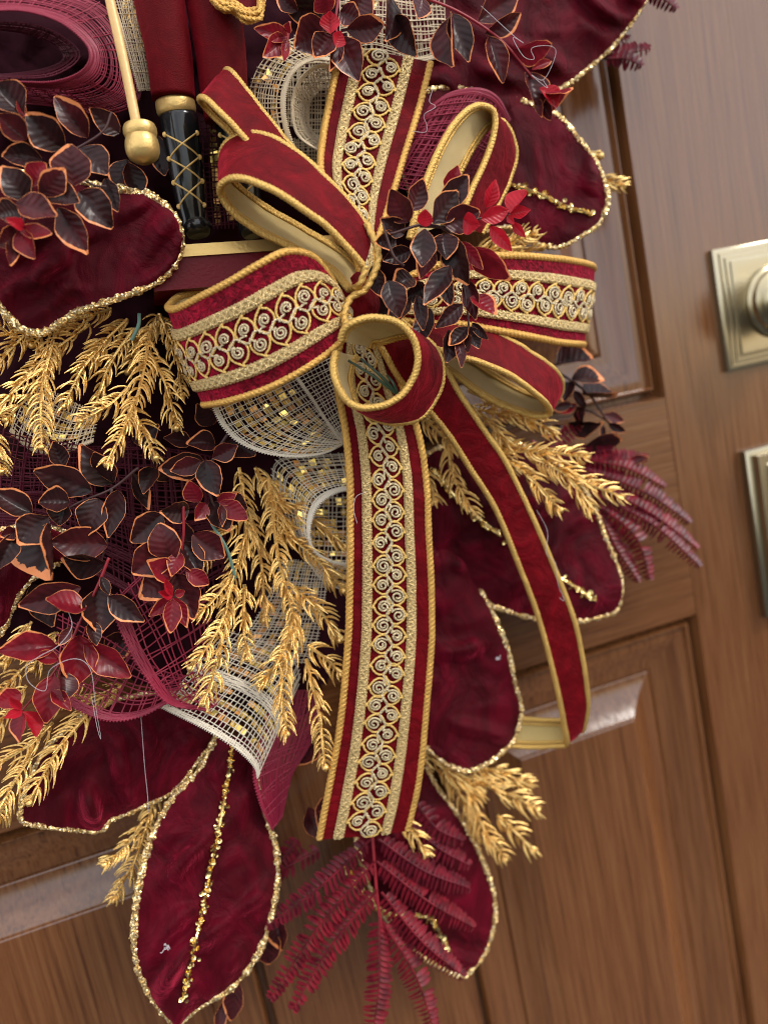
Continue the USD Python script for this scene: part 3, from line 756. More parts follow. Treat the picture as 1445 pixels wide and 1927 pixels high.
netting('mesh_ribbon', 'inner turn of the cream mesh roll beside the brocade ribbon top',
    [(650, 128, .072, 660, 170, .035), (600, 120, .075, 610, 165, .035), (562, 150, .077, 585, 190, .035), (548, 200, .077, 580, 220, .035), (560, 255, .075, 590, 250, .035), (610, 290, .07, 620, 270, .035)],
    (12, 40), 'cream_thread', 1.2, (0,), (), .6, C_, 32)
netting('mesh_ribbon', 'cream mesh behind the red leaf spray at the top centre',
    [(640, -20, .06, 640, 110, .055), (700, -25, .065, 700, 100, .058), (770, -20, .062, 780, 115, .055), (835, -10, .055, 840, 100, .05)],
    (16, 26), 'cream_thread', 1.1, (1,), (), .8, C_, 33)
netting('mesh_ribbon', 'strip of cream mesh between the staff and the red trouser leg',
    [(205, -20, .065, 268, -20, .06), (228, 50, .065, 268, 50, .06), (248, 120, .06, 282, 120, .055), (262, 170, .055, 288, 170, .05)],
    (9, 22), 'cream_thread', 1.2, (0,), (), .4, C_, 34)
netting('mesh_ribbon', 'cream mesh pocket showing under the left brocade loop',
    [(402, 768, .09, 545, 700, .065), (418, 800, .092, 565, 728, .068), (450, 832, .092, 585, 755, .07), (500, 853, .092, 605, 780, .07), (560, 860, .09, 625, 800, .07), (615, 852, .085, 642, 815, .068), (645, 835, .08, 655, 825, .066)],
    (17, 22), 'white_thread', .95, (0,), (.16, .28, .40, .52, .64, .76, .88), .35, C_, 35)
netting('mesh_ribbon', 'cream mesh fold between the pocket and the brocade tail',
    [(552, 705, .085, 640, 660, .07), (585, 750, .087, 655, 710, .07), (615, 795, .085, 665, 760, .07), (645, 835, .08, 670, 810, .07)],
    (9, 18), 'white_thread', .95, (0,), (), .3, C_, 36)
netting('mesh_ribbon', 'cream mesh roll with gold foil rows left of the brocade tail',
    [(680, 920, .075, 690, 850, .05), (635, 926, .077, 590, 855, .05), (600, 950, .078, 515, 868, .05), (584, 990, .078, 520, 945, .05), (590, 1030, .077, 560, 1020, .05), (625, 1055, .075, 600, 1090, .05), (680, 1062, .073, 660, 1120, .05)],
    (14, 30), 'white_thread', .95, (0, .05), (.24, .38, .52, .66, .80), .35, C_, 37)
netting('mesh_ribbon', 'inside of the cream mesh roll with shining foil rows',
    [(580, 930, .045, 580, 1070, .045), (630, 930, .043, 630, 1070, .043), (690, 930, .045, 690, 1070, .045)],
    (12, 10), 'white_thread', .9, (), (.1, .24, .38, .52, .66, .80, .93), .25, C_, 38)
netting('mesh_ribbon', 'cream mesh with foil squares behind the gold pine left of the brocade tail',
    [(530, 1050, .05, 620, 1060, .05), (500, 1130, .05, 612, 1130, .052), (460, 1190, .052, 600, 1200, .054), (420, 1240, .055, 580, 1250, .055)],
    (14, 26), 'white_thread', .9, (), (.2, .4, .6, .8), .3, C_, 39)
netting('mesh_ribbon', 'cut end of cream mesh ribbon with foil squares above the longest velvet leaf',
    [(300, 1328, .065, 430, 1185, .055), (345, 1350, .07, 480, 1200, .058), (395, 1376, .073, 525, 1215, .06), (445, 1408, .074, 552, 1235, .06), (478, 1440, .072, 565, 1265, .058), (485, 1462, .068, 560, 1290, .055)],
    (15, 22), 'white_thread', 1.0, (0, .5), (.16, .28, .4, .62, .75, .88), .2, C_, 40)
netting('mesh_ribbon', 'cream mesh with foil curling under the gold pine at the left',
    [(20, 810, .055, 60, 720, .05), (60, 845, .057, 110, 740, .05), (115, 852, .057, 150, 760, .05), (175, 830, .055, 190, 770, .05)],
    (10, 20), 'cream_thread', 1.1, (0,), (.3, .5, .7), .5, C_, 41)

netting('mesh_ribbon', 'wide dark wine mesh swathe behind the dark leaf sprays on the left side',
    [(-50, 860, .04, -50, 1010, .042), (60, 850, .042, 70, 1020, .045), (180, 840, .044, 200, 1090, .05), (300, 840, .043, 330, 1150, .052), (400, 860, .04, 440, 1100, .048)],
    (40, 60), 'dark_plum_thread', 1.5, (1, .75, .5), (), 1.3, G, 51)
netting('mesh_ribbon', 'cream mesh deep inside the roll beside the brocade ribbon top',
    [(540, 110, .036, 540, 320, .036), (600, 110, .034, 600, 320, .034), (660, 110, .036, 660, 320, .036)],
    (26, 18), 'cream_thread', 1.3, (), (), .5, C_, 53)
# ------------------------------------------------------------------ nutcracker figure and staff
nut = thing('nutcracker_figure', 'wooden toy soldier figure in red velvet trousers and black laced boots on a base', 'figure', P(450, 520, .04))
def limb(pts, radii, n=24, sides=28):
    c = curve(px(pts), n=n); r = np.interp(np.linspace(0, 1, n), np.linspace(0, 1, len(radii)), radii)
    return tube(c, r * K(c), sides), c
t1, _ = limb([(296, -60, .068), (300, 0, .067), (318, 100, .065), (327, 187, .062)], [48, 47, 44, 42, 40])
part(nut, 'trouser_leg', t1, 'velvet_trouser')
t2, _ = limb([(395, -60, .066), (400, 0, .065), (414, 90, .063), (424, 190, .060), (430, 225, .058)], [52, 50, 48, 45, 43])
part(nut, 'trouser_leg', t2, 'velvet_trouser')
def along(p0, p1, prof, sides=36):
    a, b = P(*p0), P(*p1); pr = np.array(prof)
    c = a + (b - a) * pr[:, :1]
    d = (b - a) / np.linalg.norm(b - a)
    n1 = np.cross(d, [0, 0, 1.]); n1 /= np.linalg.norm(n1); n2 = np.cross(d, n1)
    th = np.linspace(0, 2 * np.pi, sides, endpoint=False)
    k = K((a + b) / 2)
    S = c[:, None] + (pr[:, 1] * k)[:, None, None] * (np.cos(th)[None, :, None] * n1 + np.sin(th)[None, :, None] * n2)
    m = len(pr); i, j = np.meshgrid(np.arange(m - 1), np.arange(sides), indexing='ij')
    f = np.stack([i * sides + j, (i + 1) * sides + j, (i + 1) * sides + (j + 1) % sides, i * sides + (j + 1) % sides], -1).reshape(-1, 4)
    return (S.reshape(-1, 3), f), S
for dx, dh in ((0, 0), (104, -.003)):
    g, _ = along((328 + dx, 186, .062 + dh), (334 + dx, 216, .061 + dh), [(0, 1), (0, 33), (.1, 36), (.3, 37), (.7, 37), (.92, 35), (1, 32), (1, 1)])
    part(nut, 'boot_cuff', g, 'gold_paint', smooth=50)
    g, BS = along((335 + dx, 214, .061 + dh), (366 + dx, 425, .057 + dh), [(0, 1), (0, 31), (.02, 34), (.05, 35), (.2, 34.5), (.6, 31), (.85, 27), (.95, 24), (1, 25), (1.02, 2)])
    b = part(nut, 'boot', g, 'black_lacquer', smooth=50)
    a_, b_ = P(335 + dx, 214, .061 + dh), P(366 + dx, 425, .057 + dh); dd = b_ - a_; kk = K(a_)
    toe = P(372 + dx, 430, .074 + dh)
    v_, f_ = trimesh.creation.icosphere(3).vertices, trimesh.creation.icosphere(3).faces
    v_ = v_ * np.array([27, 20, 40]) * kk; v_[:, 1] = np.maximum(v_[:, 1], -14 * kk)
    part(b, 'shoe', (v_ + toe, f_), 'black_lacquer')
    # lacing crossed over the front of the boot
    ms = []
    cam_d = CAM - a_; 
    n2 = cam_d - dd * (cam_d @ dd) / (dd @ dd); n2 /= np.linalg.norm(n2); n1 = np.cross(n2, dd); n1 /= np.linalg.norm(n1)
    if n1[0] < 0: n1 = -n1
    def bp(s, ang):
        r = np.interp(s, [0, .2, .6, .85, .95, 1], [34.5, 34.5, 31, 27, 24, 25]) * kk + .0001
        return a_ + s * dd + r * (math.sin(ang) * n1 + math.cos(ang) * n2)
    ys = [.20, .41, .62, .83]
    for i in range(3):
        for sg in (-1, 1):
            c = np.array([bp(ys[i] + (ys[i + 1] - ys[i]) * q, sg * (-.95 + 1.9 * q)) for q in np.linspace(0, 1, 12)])
            ms.append(tube(c, 2.0 * kk, 5))
    for y in ys:
        for sg in (-1, 1):
            ms.append((trimesh.creation.icosphere(1).vertices * np.array([5.5, 5.5, 2.5]) * kk + bp(y, sg * .97), trimesh.creation.icosphere(1).faces))
    part(b, 'lacing', join(ms), 'gold_lace_paint')
# the box base: red front and a gold top moulding
def slab(q, d):
    q = np.array(q); n = np.array([0, 0, -1.])
    lo = q + n * d
    v = np.vstack([q, lo]); return v, np.array([[0, 1, 2, 3], [7, 6, 5, 4], [0, 4, 5, 1], [1, 5, 6, 2], [2, 6, 7, 3], [3, 7, 4, 0]])
part(nut, 'base', slab([P(290, 548, .088), P(640, 518, .088), P(640, 463, .088), P(290, 487, .088)], .075), 'red_lacquer', smooth=False)
tp = [P(290, 486, .0895), P(640, 462, .0895), P(640, 459, .0895), P(290, 483, .0895)]
ew = np.array([0, .0072, 0])
part(nut, 'base_top', slab([P(285, 486.5, .0900), P(645, 462, .0900), P(645, 462, .0900) + ew, P(285, 486.5, .0900) + ew], .080), 'gold_paint', smooth=False)
hem = [(398, -14), (404, 4), (418, 17), (440, 22), (462, 36), (486, 36), (492, 18), (494, -10)]
ms = []
for o in range(9):
    r1 = np.random.default_rng(o)
    ms.append(rope(px([(x + r1.normal(0, 2.5), y - (o % 5) * 5 + r1.normal(0, 2.5), .084 + .003 * (o // 3) + r1.normal(0, .0008)) for x, y in hem]), 4.2 * 3.4e-4, 3, 2, 9, .3))
part(nut, 'jacket_hem', grid(curve(np.hstack([px([(x, y - 8, .084) for x, y in hem]), px([(x + 8, y - 90, .08) for x, y in hem])]), n=30).reshape(30, 2, 3)), 'velvet_trouser')
part(nut, 'jacket_fringe', join(ms), 'gold_rope')
staff = thing('staff', 'thin pale gold wooden staff with a rounded knob at its foot', 'staff', P(268, 300, .095))
c = px([(198, -50, .085), (205, -10, .087), (232, 110, .091), (258, 238, .095)])
part(staff, 'rod', tube(curve(c, n=20), 9.2 * K(c[1]), 20), 'staff_wood')
g, _ = along((262, 234, .095), (272, 306, .097), [(0, 1), (0, 24), (.04, 29), (.12, 31), (.22, 31), (.30, 29), (.34, 27.5), (.42, 30), (.55, 31.5), (.72, 31), (.86, 27), (.95, 19), (1, 1)])
part(staff, 'knob', g, 'gold_paint', smooth=40)

# ------------------------------------------------------------------ gold pine
pine_spray('gold pine sprays fanned under the large left velvet leaf', [
    ((80, 600, .055), (-10, 690, .055)), ((170, 610, .055), (50, 700, .057)), ((240, 600, .055), (150, 700, .057)), ((300, 590, .055), (240, 700, .056)), ((130, 590, .05), (60, 650, .055)), ((330, 600, .05), (250, 640, .052)),
    ((30, 640, .055), (-20, 600, .052)), ((210, 580, .055), (110, 610, .055)),
    ((110, 660, .062), (10, 790, .066), .05), ((250, 620, .058), (180, 760, .06)), ((200, 640, .06), (119, 765, .066), -.05),
    ((100, 640, .064), (78, 842, .078), -.05, 52), ((60, 700, .066), (-10, 770, .07)),
    ((300, 590, .062), (343, 745, .070), .06, 42), ((282, 660, .07), (332, 806, .082), .05, 46),
    ((245, 725, .074), (150, 792, .082), .06, 46), ((235, 760, .076), (294, 862, .090), .04, 46), ((285, 610, .066), (201, 874, .092), .05, 50), ((-30, 770, .07), (2, 888, .078), .0, 48)], 61)
pine_spray('gold pine branches hanging between the dark leaves and the brocade tail', [
    ((480, 880, .060), (545, 1010, .066)), ((500, 930, .062), (650, 1030, .066), .05), ((520, 990, .064), (648, 1112, .07), .04), ((470, 960, .064), (497, 1168, .074), .04), ((505, 900, .066), (560, 1190, .076), -.03), ((545, 1100, .072), (640, 1205, .078), .06),
    ((555, 1150, .074), (488, 1292, .085), .08), ((578, 1215, .076), (642, 1270, .08), .05), ((560, 1180, .076), (540, 1382, .088), -.10), ((575, 1240, .078), (612, 1445, .088), .03),
    ((450, 880, .070), (465, 1040, .080), .02), ((465, 1000, .08), (424, 1165, .088), -.02), ((445, 990, .078), (402, 1012, .082)), ((460, 1100, .082), (465, 1240, .088), -.03), ((440, 1075, .084), (368, 1158, .094), .06),
    ((428, 1140, .088), (358, 1258, .100), .06, 48), ((425, 1180, .088), (383, 1325, .098), .02, 48), ((395, 1010, .085), (375, 1060, .088))], 62)
pine_spray('gold pine tips at the lower left edge, above the squared velvet leaf', [
    ((60, 1170, .055), (5, 1250, .058)), ((110, 1190, .055), (60, 1260, .058)), ((160, 1270, .055), (100, 1330, .058)), ((230, 1290, .055), (150, 1330, .057)), ((40, 1260, .055), (-15, 1330, .06)), ((50, 1290, .06), (-20, 1390, .064)),
    ((100, 1360, .066), (-5, 1440, .072), .05), ((175, 1330, .068), (55, 1512, .080), -.05, 52), ((60, 1420, .07), (-5, 1548, .078), -.05, 50)], 63)
pine_spray('dull gold pine sprig behind the longest velvet leaf, over the door rail', [
    ((292, 1500, .030), (212, 1695, .032), .05, 44), ((268, 1555, .032), (196, 1628, .034), .05, 40)], 64)
pine_spray('bright gold pine spray right of the narrow velvet tail', [
    ((830, 740, .055), (905, 840, .06)), ((790, 780, .06), (850, 838, .064)), ((880, 760, .06), (965, 850, .066), .03), ((880, 735, .06), (1045, 815, .068), .02), ((840, 820, .062), (892, 968, .07), -.08, 44), ((800, 880, .06), (818, 945, .064), 0, 40),
    ((900, 770, .06), (1000, 790, .066)), ((930, 850, .066), (1105, 860, .082), .03), ((930, 850, .07), (1054, 960, .084), .05), ((990, 850, .07), (1170, 935, .088), -.03, 50), ((1050, 880, .078), (1115, 962, .086), .05, 48)], 65)
pine_spray('small gold pine tips above the right brocade loop', [
    ((890, 500, .055), (1006, 438, .066), .03, 42), ((880, 480, .055), (960, 452, .062)), ((930, 480, .05), (1020, 465, .055))], 66)
pine_spray('blurred gold pine spray on the door below the upright velvet leaf', [
    ((790, 1415, .035), (910, 1490, .040)), ((830, 1440, .036), (900, 1585, .036), .05, 42), ((880, 1440, .04), (996, 1478, .044), .03, 46), ((890, 1470, .04), (1012, 1524, .046), .02, 48), ((880, 1480, .04), (950, 1618, .046), -.06, 46), ((935, 1535, .042), (1001, 1602, .046), .03, 44)], 67)
pine_spray('single gold pine tip peeping out under the brocade tail end', [((745, 1530, .05), (803, 1608, .06), .03, 40)], 68)
pine_spray('tiny gold pine tip right of the rounded velvet leaf', [((1120, 335, .035), (1172, 350, .036), 0, 34), ((1110, 285, .036), (1130, 293, .038), 0, 16)], 69)
pine_spray('gold tinsel sprig between the staff and the left trouser leg at the top edge', [((232, -30, .05), (262, 45, .052), 0, 34), ((240, 20, .05), (268, 95, .052), 0, 30)], 70)

# ------------------------------------------------------------------ red fern fronds
def fern(label, stem, pinnae, seed, m='fern_red', hw=25):
    r1 = np.random.default_rng(seed)
    th = thing('fern_frond', label, 'fern', P(*stem[0]), 'burgundy fern fronds')
    c = curve(px(stem), step=.003); part(th, 'stem', tube(c, 3.2 * K(c)), 'stem_red')
    for p in pinnae: fern_pinna(th, p[0], p[1], p[2] if len(p) > 2 else 0., p[3] if len(p) > 3 else hw, r1, p[4] if len(p) > 4 else m)
fern('large red fern frond hanging below the brocade tail end', [(696, 1540, .058), (702, 1590, .062), (710, 1690, .068), (722, 1770, .072)], [
    ((560, 1580, .045), (480, 1690, .046), 0, 24, 'fern_plum'), ((600, 1600, .045), (505, 1650, .045), 0, 22, 'fern_plum'),
    ((785, 1515, .05), (870, 1582, .056), -.10, 26, 'fern_plum'), ((775, 1555, .052), (882, 1628, .058), -.04, 26, 'fern_plum'),
    ((697, 1580, .062), (505, 1742, .062), .03, 25, 'fern_plum'), ((712, 1580, .062), (884, 1672, .066), -.05, 26, 'fern_plum'), ((709, 1622, .065), (890, 1745, .07), -.03, 27),
    ((705, 1622, .066), (510, 1878, .072), -.03, 27), ((711, 1675, .068), (552, 1898, .078), -.04, 27), ((718, 1680, .069), (872, 1838, .076), -.04, 27),
    ((714, 1725, .070), (697, 1975, .082), .03, 28), ((720, 1735, .071), (818, 1945, .082), .05, 29)], 81)
fern('red fern frond fanned out over the door right of the gold pine tips', [(1000, 830, .030), (1060, 860, .034), (1110, 900, .036), (1130, 940, .037)], [
    ((1015, 850, .036), (1090, 800, .038), 0, 20), ((1040, 865, .036), (1150, 845, .037), 0, 22, 'fern_plum'), ((1070, 868, .036), (1215, 862, .038), 0, 22), ((1080, 862, .037), (1248, 915, .040), .06, 22), ((1090, 880, .037), (1296, 982, .040), .05, 22, 'fern_plum'), ((1100, 905, .038), (1310, 1030, .041), .04, 22),
    ((1110, 925, .038), (1315, 1064, .042), .05, 22, 'fern_plum'), ((1125, 950, .038), (1222, 1088, .039), .12, 22), ((1120, 950, .037), (1200, 1092, .037), -.03, 22)], 82, 'fern_red')
fern('small dark red fern tips at the edge of the top right velvet leaf', [(1090, 120, .036), (1130, 100, .037), (1150, 95, .037)], [
    ((1135, 98, .037), (1220, 90, .04), -.05, 20), ((1140, 108, .037), (1205, 122, .04), .08, 20), ((1130, 90, .037), (1182, 70, .038), 0, 14)], 83, 'fern_plum')
fern('fern tip sticking out above the top right velvet leaf at the picture edge', [(1190, -40, .04), (1210, -15, .04)], [((1205, -20, .04), (1270, 14, .042), .06, 18), ((1200, -40, .04), (1262, -10, .042), 0, 18)], 84, 'fern_plum')

# ------------------------------------------------------------------ burgundy leaf sprays with peach edges
leaf_spray('dark leaf spray with peach edges at the left edge, above the large velvet leaf', [[(10, 340), (60, 350), (110, 300), (190, 250), (210, 210)], [(60, 350), (40, 430), (20, 470)], [(110, 300), (170, 345), (200, 350)]], [
    (45, 215, -10, 155, 60, 'd', -.012), (42, 222, 35, 180, 16, 'r', -.01), (50, 262, -5, 215, 45, 'm', .0), (225, 250, 168, 203, 38, 'd', -.018), (165, 258, 103, 180, 46, 'm', -.015), (240, 305, 266, 372, 40, 'd', -.025),
    (122, 280, 50, 212, 60, 'd', -.008), (152, 277, 203, 328, 56, 'd', -.006), (80, 300, 3, 292, 40, 'd', -.008), (198, 335, 222, 398, 34, 'd', -.004), (138, 350, 131, 270, 70, 'm', 0), (60, 350, 86, 306, 36, 'r', .004),
    (75, 368, 122, 316, 46, 'm', .008), (149, 360, 211, 430, 60, 'd', .002), (50, 378, 2, 312, 54, 'd', .006), (95, 360, 150, 380, 46, 'd', .002), (30, 382, 108, 405, 48, 'm', .010), (40, 395, -5, 405, 46, 'd', .010), (110, 390, 165, 478, 52, 'm', .006),
    (35, 430, 98, 440, 28, 'r', .012), (36, 432, 66, 487, 38, 'r', .010), (35, 432, -5, 462, 38, 'm', .010), (30, 440, 20, 500, 26, 'm', .008), (45, 428, 10, 410, 20, 'b', .014)], .108, 101)
leaf_spray('dark leaf cluster beside the cream mesh pocket, under the left gold pine', [[(440, 800), (400, 865), (395, 930), (420, 980)]], [
    (360, 832, 308, 824, 30, 'd', -.008), (405, 838, 350, 834, 36, 'd', -.004), (430, 830, 480, 858, 46, 'd', 0), (384, 868, 298, 882, 50, 'd', 0), (400, 862, 447, 838, 36, 'm', .008), (378, 868, 320, 886, 34, 'm', .008), (386, 866, 410, 934, 46, 'd', .006),
    (395, 945, 432, 1000, 50, 'd', -.002), (420, 945, 466, 958, 48, 'd', 0), (375, 945, 355, 903, 34, 'r', .004), (388, 948, 366, 980, 28, 'r', .004), (410, 945, 446, 928, 24, 'r', .006), (414, 945, 466, 978, 36, 'r', .008), (416, 950, 418, 992, 16, 'm', .008), (440, 790, 420, 740, 34, 'd', -.012), (400, 800, 370, 760, 36, 'd', -.014)], .083, 102)
leaf_spray('nearly black leaf spray with thin peach edges in the middle of the left side', [[(260, 880), (210, 920), (150, 945), (90, 980), (30, 1000)], [(210, 920), (205, 1000), (190, 1060)], [(90, 980), (95, 1040)]], [
    (212, 910, 150, 836, 50, 'd', -.008), (213, 908, 178, 850, 22, 'd', -.004), (173, 925, 64, 884, 54, 'd', .004), (131, 945, 72, 945, 46, 'd', .004), (120, 948, 112, 990, 40, 'd', .004), (185, 938, 164, 1008, 54, 'd', 0), (222, 922, 203, 1012, 40, 'd', .004),
    (90, 972, 34, 1025, 62, 'd', .004), (202, 1026, 94, 1020, 62, 'm', .002), (200, 1062, 115, 1050, 30, 'd', .004), (90, 985, 95, 1092, 16, 'd', .010), (60, 965, -15, 922, 46, 'd', 0), (28, 1005, -5, 1072, 36, 'd', .004), (30, 1000, 0, 1010, 26, 'm', .004), (290, 880, 270, 930, 34, 'd', -.012), (250, 890, 280, 960, 30, 'd', -.014), (120, 880, 100, 830, 34, 'd', -.016)], .082, 103)
leaf_spray('dark to red leaf spray running down to the lower left edge', [[(205, 1050), (185, 1100), (160, 1150), (112, 1250), (40, 1340)]], [
    (190, 1085, 206, 1120, 18, 'd', .002), (185, 1108, 187, 1194, 68, 'd', -.004), (152, 1105, 34, 1140, 56, 'm', 0), (163, 1143, 86, 1128, 28, 'r', .006), (204, 1122, 272, 1170, 42, 'd', .002), (107, 1216, -5, 1226, 52, 'r', .002), (110, 1240, 60, 1236, 26, 'r', .006), (170, 1165, 182, 1215, 26, 'd', .004), (149, 1195, 142, 1290, 64, 'r', -.002), (159, 1212, 247, 1274, 50, 'r', .002),
    (135, 1180, 110, 1215, 20, 'm', .006), (100, 1271, 86, 1362, 54, 'r', 0), (97, 1300, 134, 1338, 26, 'r', .006), (115, 1260, 122, 1320, 20, 'm', .004), (40, 1305, -10, 1325, 38, 'r', .004), (42, 1338, 8, 1352, 18, 'b', .006), (42, 1340, 68, 1388, 16, 'b', .006), (42, 1340, 36, 1398, 18, 'r', .006), (40, 1335, 18, 1312, 16, 'b', .008)], .097, 104, 'stem_red')
leaf_spray('red leaf spray with a bright bud hanging over the burgundy mesh loop', [[(345, 950), (345, 1010), (335, 1070), (322, 1130)]], [
    (356, 960, 300, 963, 40, 'd', -.004), (305, 967, 246, 1020, 54, 'd', -.002), (363, 1005, 423, 1048, 54, 'm', 0), (345, 1020, 376, 1084, 46, 'd', -.002), (318, 1030, 249, 1080, 64, 'm', .0), (325, 1055, 300, 984, 56, 'm', .006), (322, 1088, 262, 1126, 54, 'm', .002), (330, 1080, 366, 1166, 60, 'm', .002), (320, 1088, 276, 1055, 42, 'r', .008), (350, 1075, 393, 1100, 32, 'r', .006),
    (340, 1040, 322, 1085, 30, 'r', .008), (325, 1122, 298, 1114, 18, 'b', .014), (325, 1125, 280, 1160, 26, 'r', .010), (325, 1128, 320, 1192, 32, 'r', .012), (328, 1125, 352, 1182, 26, 'r', .010), (330, 1120, 348, 1112, 16, 'r', .012), (322, 1120, 310, 1090, 14, 'b', .014)], .100, 105, 'stem_red')
leaf_spray('red leaf cluster at the top edge in front of the brocade ribbon top', [[(640, -20), (632, 40), (640, 90)], [(545, 40), (540, 90)]], [
    (610, 18, 533, 10, 52, 'd', -.006), (613, 45, 553, 88, 66, 'm', 0), (660, 20, 700, -20, 50, 'm', -.004), (627, 66, 590, 108, 42, 'm', .006), (637, 68, 676, 152, 58, 'm', .004), (651, 55, 722, 44, 46, 'm', .002), (640, 75, 620, 134, 24, 'm', .002), (622, 62, 621, 20, 36, 'b', .012), (632, 88, 642, 58, 26, 'b', .012), (620, 20, 600, -20, 40, 'r', .006),
    (540, 66, 478, 52, 30, 'r', .004), (536, 68, 494, 106, 36, 'r', .004), (540, 74, 534, 114, 16, 'r', .006), (540, 60, 545, 40, 16, 'r', .006), (640, 20, 680, 40, 40, 'm', -.002), (560, 20, 520, -15, 30, 'm', -.004)], .094, 106, 'stem_red')
leaf_spray('long leaf stem arching over the top right velvet leaf to a red tip', [[(770, -15, .082), (850, 15, .082), (910, 50, .082), (950, 82, .082), (990, 130, .080), (1045, 200, .078)]], [
    (738, -5, 724, 76, 26, 'd', .004), (741, 31, 785, 106, 48, 'd', .004), (795, -5, 786, 33, 38, 'm', .004), (850, 25, 882, 116, 44, 'd', .002), (846, 30, 853, 124, 26, 'm', .004), (900, 40, 976, -14, 52, 'm', -.004), (912, 62, 980, 24, 32, 'm', 0), (920, 68, 946, 156, 36, 'm', 0), (965, 92, 1038, 82, 26, 'r', .002), (1000, 130, 1038, 114, 15, 'r', .002), (990, 135, 1011, 207, 25, 'm', 0),
    (1015, 165, 1048, 202, 16, 'b', .004), (1018, 185, 1036, 226, 22, 'm', 0), (1018, 175, 1078, 165, 13, 'r', .002), (1010, 185, 1020, 220, 15, 'm', 0), (815, 5, 800, -20, 30, 'm', 0)], .080, 107, 'stem_red')
leaf_spray('dark leaf spray with peach edges and a red sprig over the knot of the bow', [[(735, 440), (800, 422), (850, 442), (868, 510), (880, 590), (884, 655)], [(790, 425), (850, 425), (905, 410), (965, 404)], [(760, 500), (740, 480), (720, 420)]], [
    (768, 418, 734, 355, 46, 'm', -.002), (778, 396, 797, 334, 38, 'm', -.004), (842, 362, 862, 310, 32, 'r', -.004), (833, 394, 881, 328, 44, 'd', -.002), (815, 420, 861, 358, 48, 'd', .004), (800, 426, 800, 393, 28, 'b', .004), (838, 425, 903, 396, 50, 'm', .002), (872, 412, 903, 422, 38, 'b', .006),
    (915, 390, 932, 337, 26, 'b', .004), (905, 412, 957, 394, 30, 'b', .006), (960, 400, 989, 357, 15, 'b', .004), (960, 403, 998, 394, 23, 'b', .004), (955, 405, 968, 421, 13, 'b', .004), (964, 418, 989, 446, 17, 'b', .004), (922, 425, 963, 472, 26, 'b', .004),
    (799, 430, 794, 502, 46, 'd', .006), (835, 440, 840, 488, 46, 'd', .002), (850, 445, 881, 536, 48, 'd', .004), (868, 455, 909, 506, 26, 'r', .004), (890, 465, 961, 526, 32, 'r', .002), (847, 500, 798, 574, 40, 'd', .008), (832, 515, 850, 580, 28, 'd', 0), (815, 470, 790, 525, 36, 'm', -.002), (775, 470, 720, 490, 32, 'd', -.008), (775, 520, 738, 548, 42, 'd', -.006), (730, 528, 752, 598, 46, 'd', .004),
    (785, 555, 796, 622, 26, 'd', 0), (870, 572, 818, 617, 32, 'd', .006), (880, 525, 896, 602, 32, 'm', 0), (885, 558, 934, 592, 17, 'r', .002), (880, 615, 844, 650, 27, 'd', .004), (885, 615, 901, 656, 27, 'd', .002), (888, 608, 919, 638, 17, 'd', .002), (845, 620, 840, 682, 22, 'd', .004), (862, 640, 868, 692, 20, 'm', .004), (880, 630, 882, 662, 10, 'd', .006),
    (760, 440, 715, 410, 34, 'd', -.010), (745, 450, 705, 455, 34, 'd', -.012), (770, 560, 730, 620, 36, 'd', -.012), (810, 580, 780, 650, 36, 'd', -.012), (700, 500, 720, 560, 34, 'd', -.014), (800, 540, 760, 560, 40, 'd', -.012)], .145, 108)
leaf_spray('small dark leaf sprig reaching over the door right of the lower velvet loop', [[(1010, 690), (1054, 703), (1107, 741), (1134, 779), (1160, 817)], [(1040, 760), (1100, 770), (1140, 790)]], [
    (1046, 686, 1116, 674, 18, 'd'), (1075, 714, 1137, 715, 15, 'd'), (1075, 718, 1060, 757, 26, 'd'), (1096, 740, 1159, 744, 10, 'd'), (1100, 755, 1097, 802, 14, 'd'), (1135, 780, 1174, 793, 19, 'm'), (1145, 797, 1177, 813, 17, 'd'), (1070, 795, 1135, 795, 19, 'd'), (1085, 760, 1048, 776, 20, 'r'), (1100, 840, 1170, 828, 19, 'd'), (1180, 870, 1220, 859, 17, 'm'), (1075, 760, 1040, 770, 18, 'd'), (1135, 800, 1135, 828, 11, 'd'), (1095, 770, 1090, 790, 14, 'r'), (1060, 800, 1020, 820, 18, 'd'), (1080, 735, 1100, 770, 18, 'd')], .036, 109)
leaf_spray('few small leaves showing below the longest velvet leaf at the bottom edge', [[(440, 1800), (432, 1880), (415, 1940)], [(500, 1720), (505, 1800)]], [
    (446, 1843, 434, 1922, 36, 'm'), (418, 1890, 412, 1945, 22, 'm'), (500, 1740, 505, 1816, 50, 'm'), (470, 1740, 480, 1800, 40, 'd'), (520, 1720, 530, 1790, 34, 'm')], .028, 110)
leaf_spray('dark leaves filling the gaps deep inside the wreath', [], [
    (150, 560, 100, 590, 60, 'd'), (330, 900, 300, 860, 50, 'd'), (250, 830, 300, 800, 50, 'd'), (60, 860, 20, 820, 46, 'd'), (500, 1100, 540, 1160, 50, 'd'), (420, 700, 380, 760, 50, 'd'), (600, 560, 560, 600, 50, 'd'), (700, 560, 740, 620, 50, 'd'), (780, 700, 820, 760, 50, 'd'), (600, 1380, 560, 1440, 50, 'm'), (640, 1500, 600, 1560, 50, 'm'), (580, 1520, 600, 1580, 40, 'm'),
    (200, 1230, 250, 1190, 50, 'd'), (240, 300, 220, 360, 50, 'd'), (450, 300, 480, 360, 50, 'd'), (880, 560, 930, 590, 44, 'd'), (290, 250, 310, 330, 40, 'd'), (330, 980, 360, 1040, 50, 'd'), (60, 1100, 100, 1180, 50, 'd')], .042, 111)

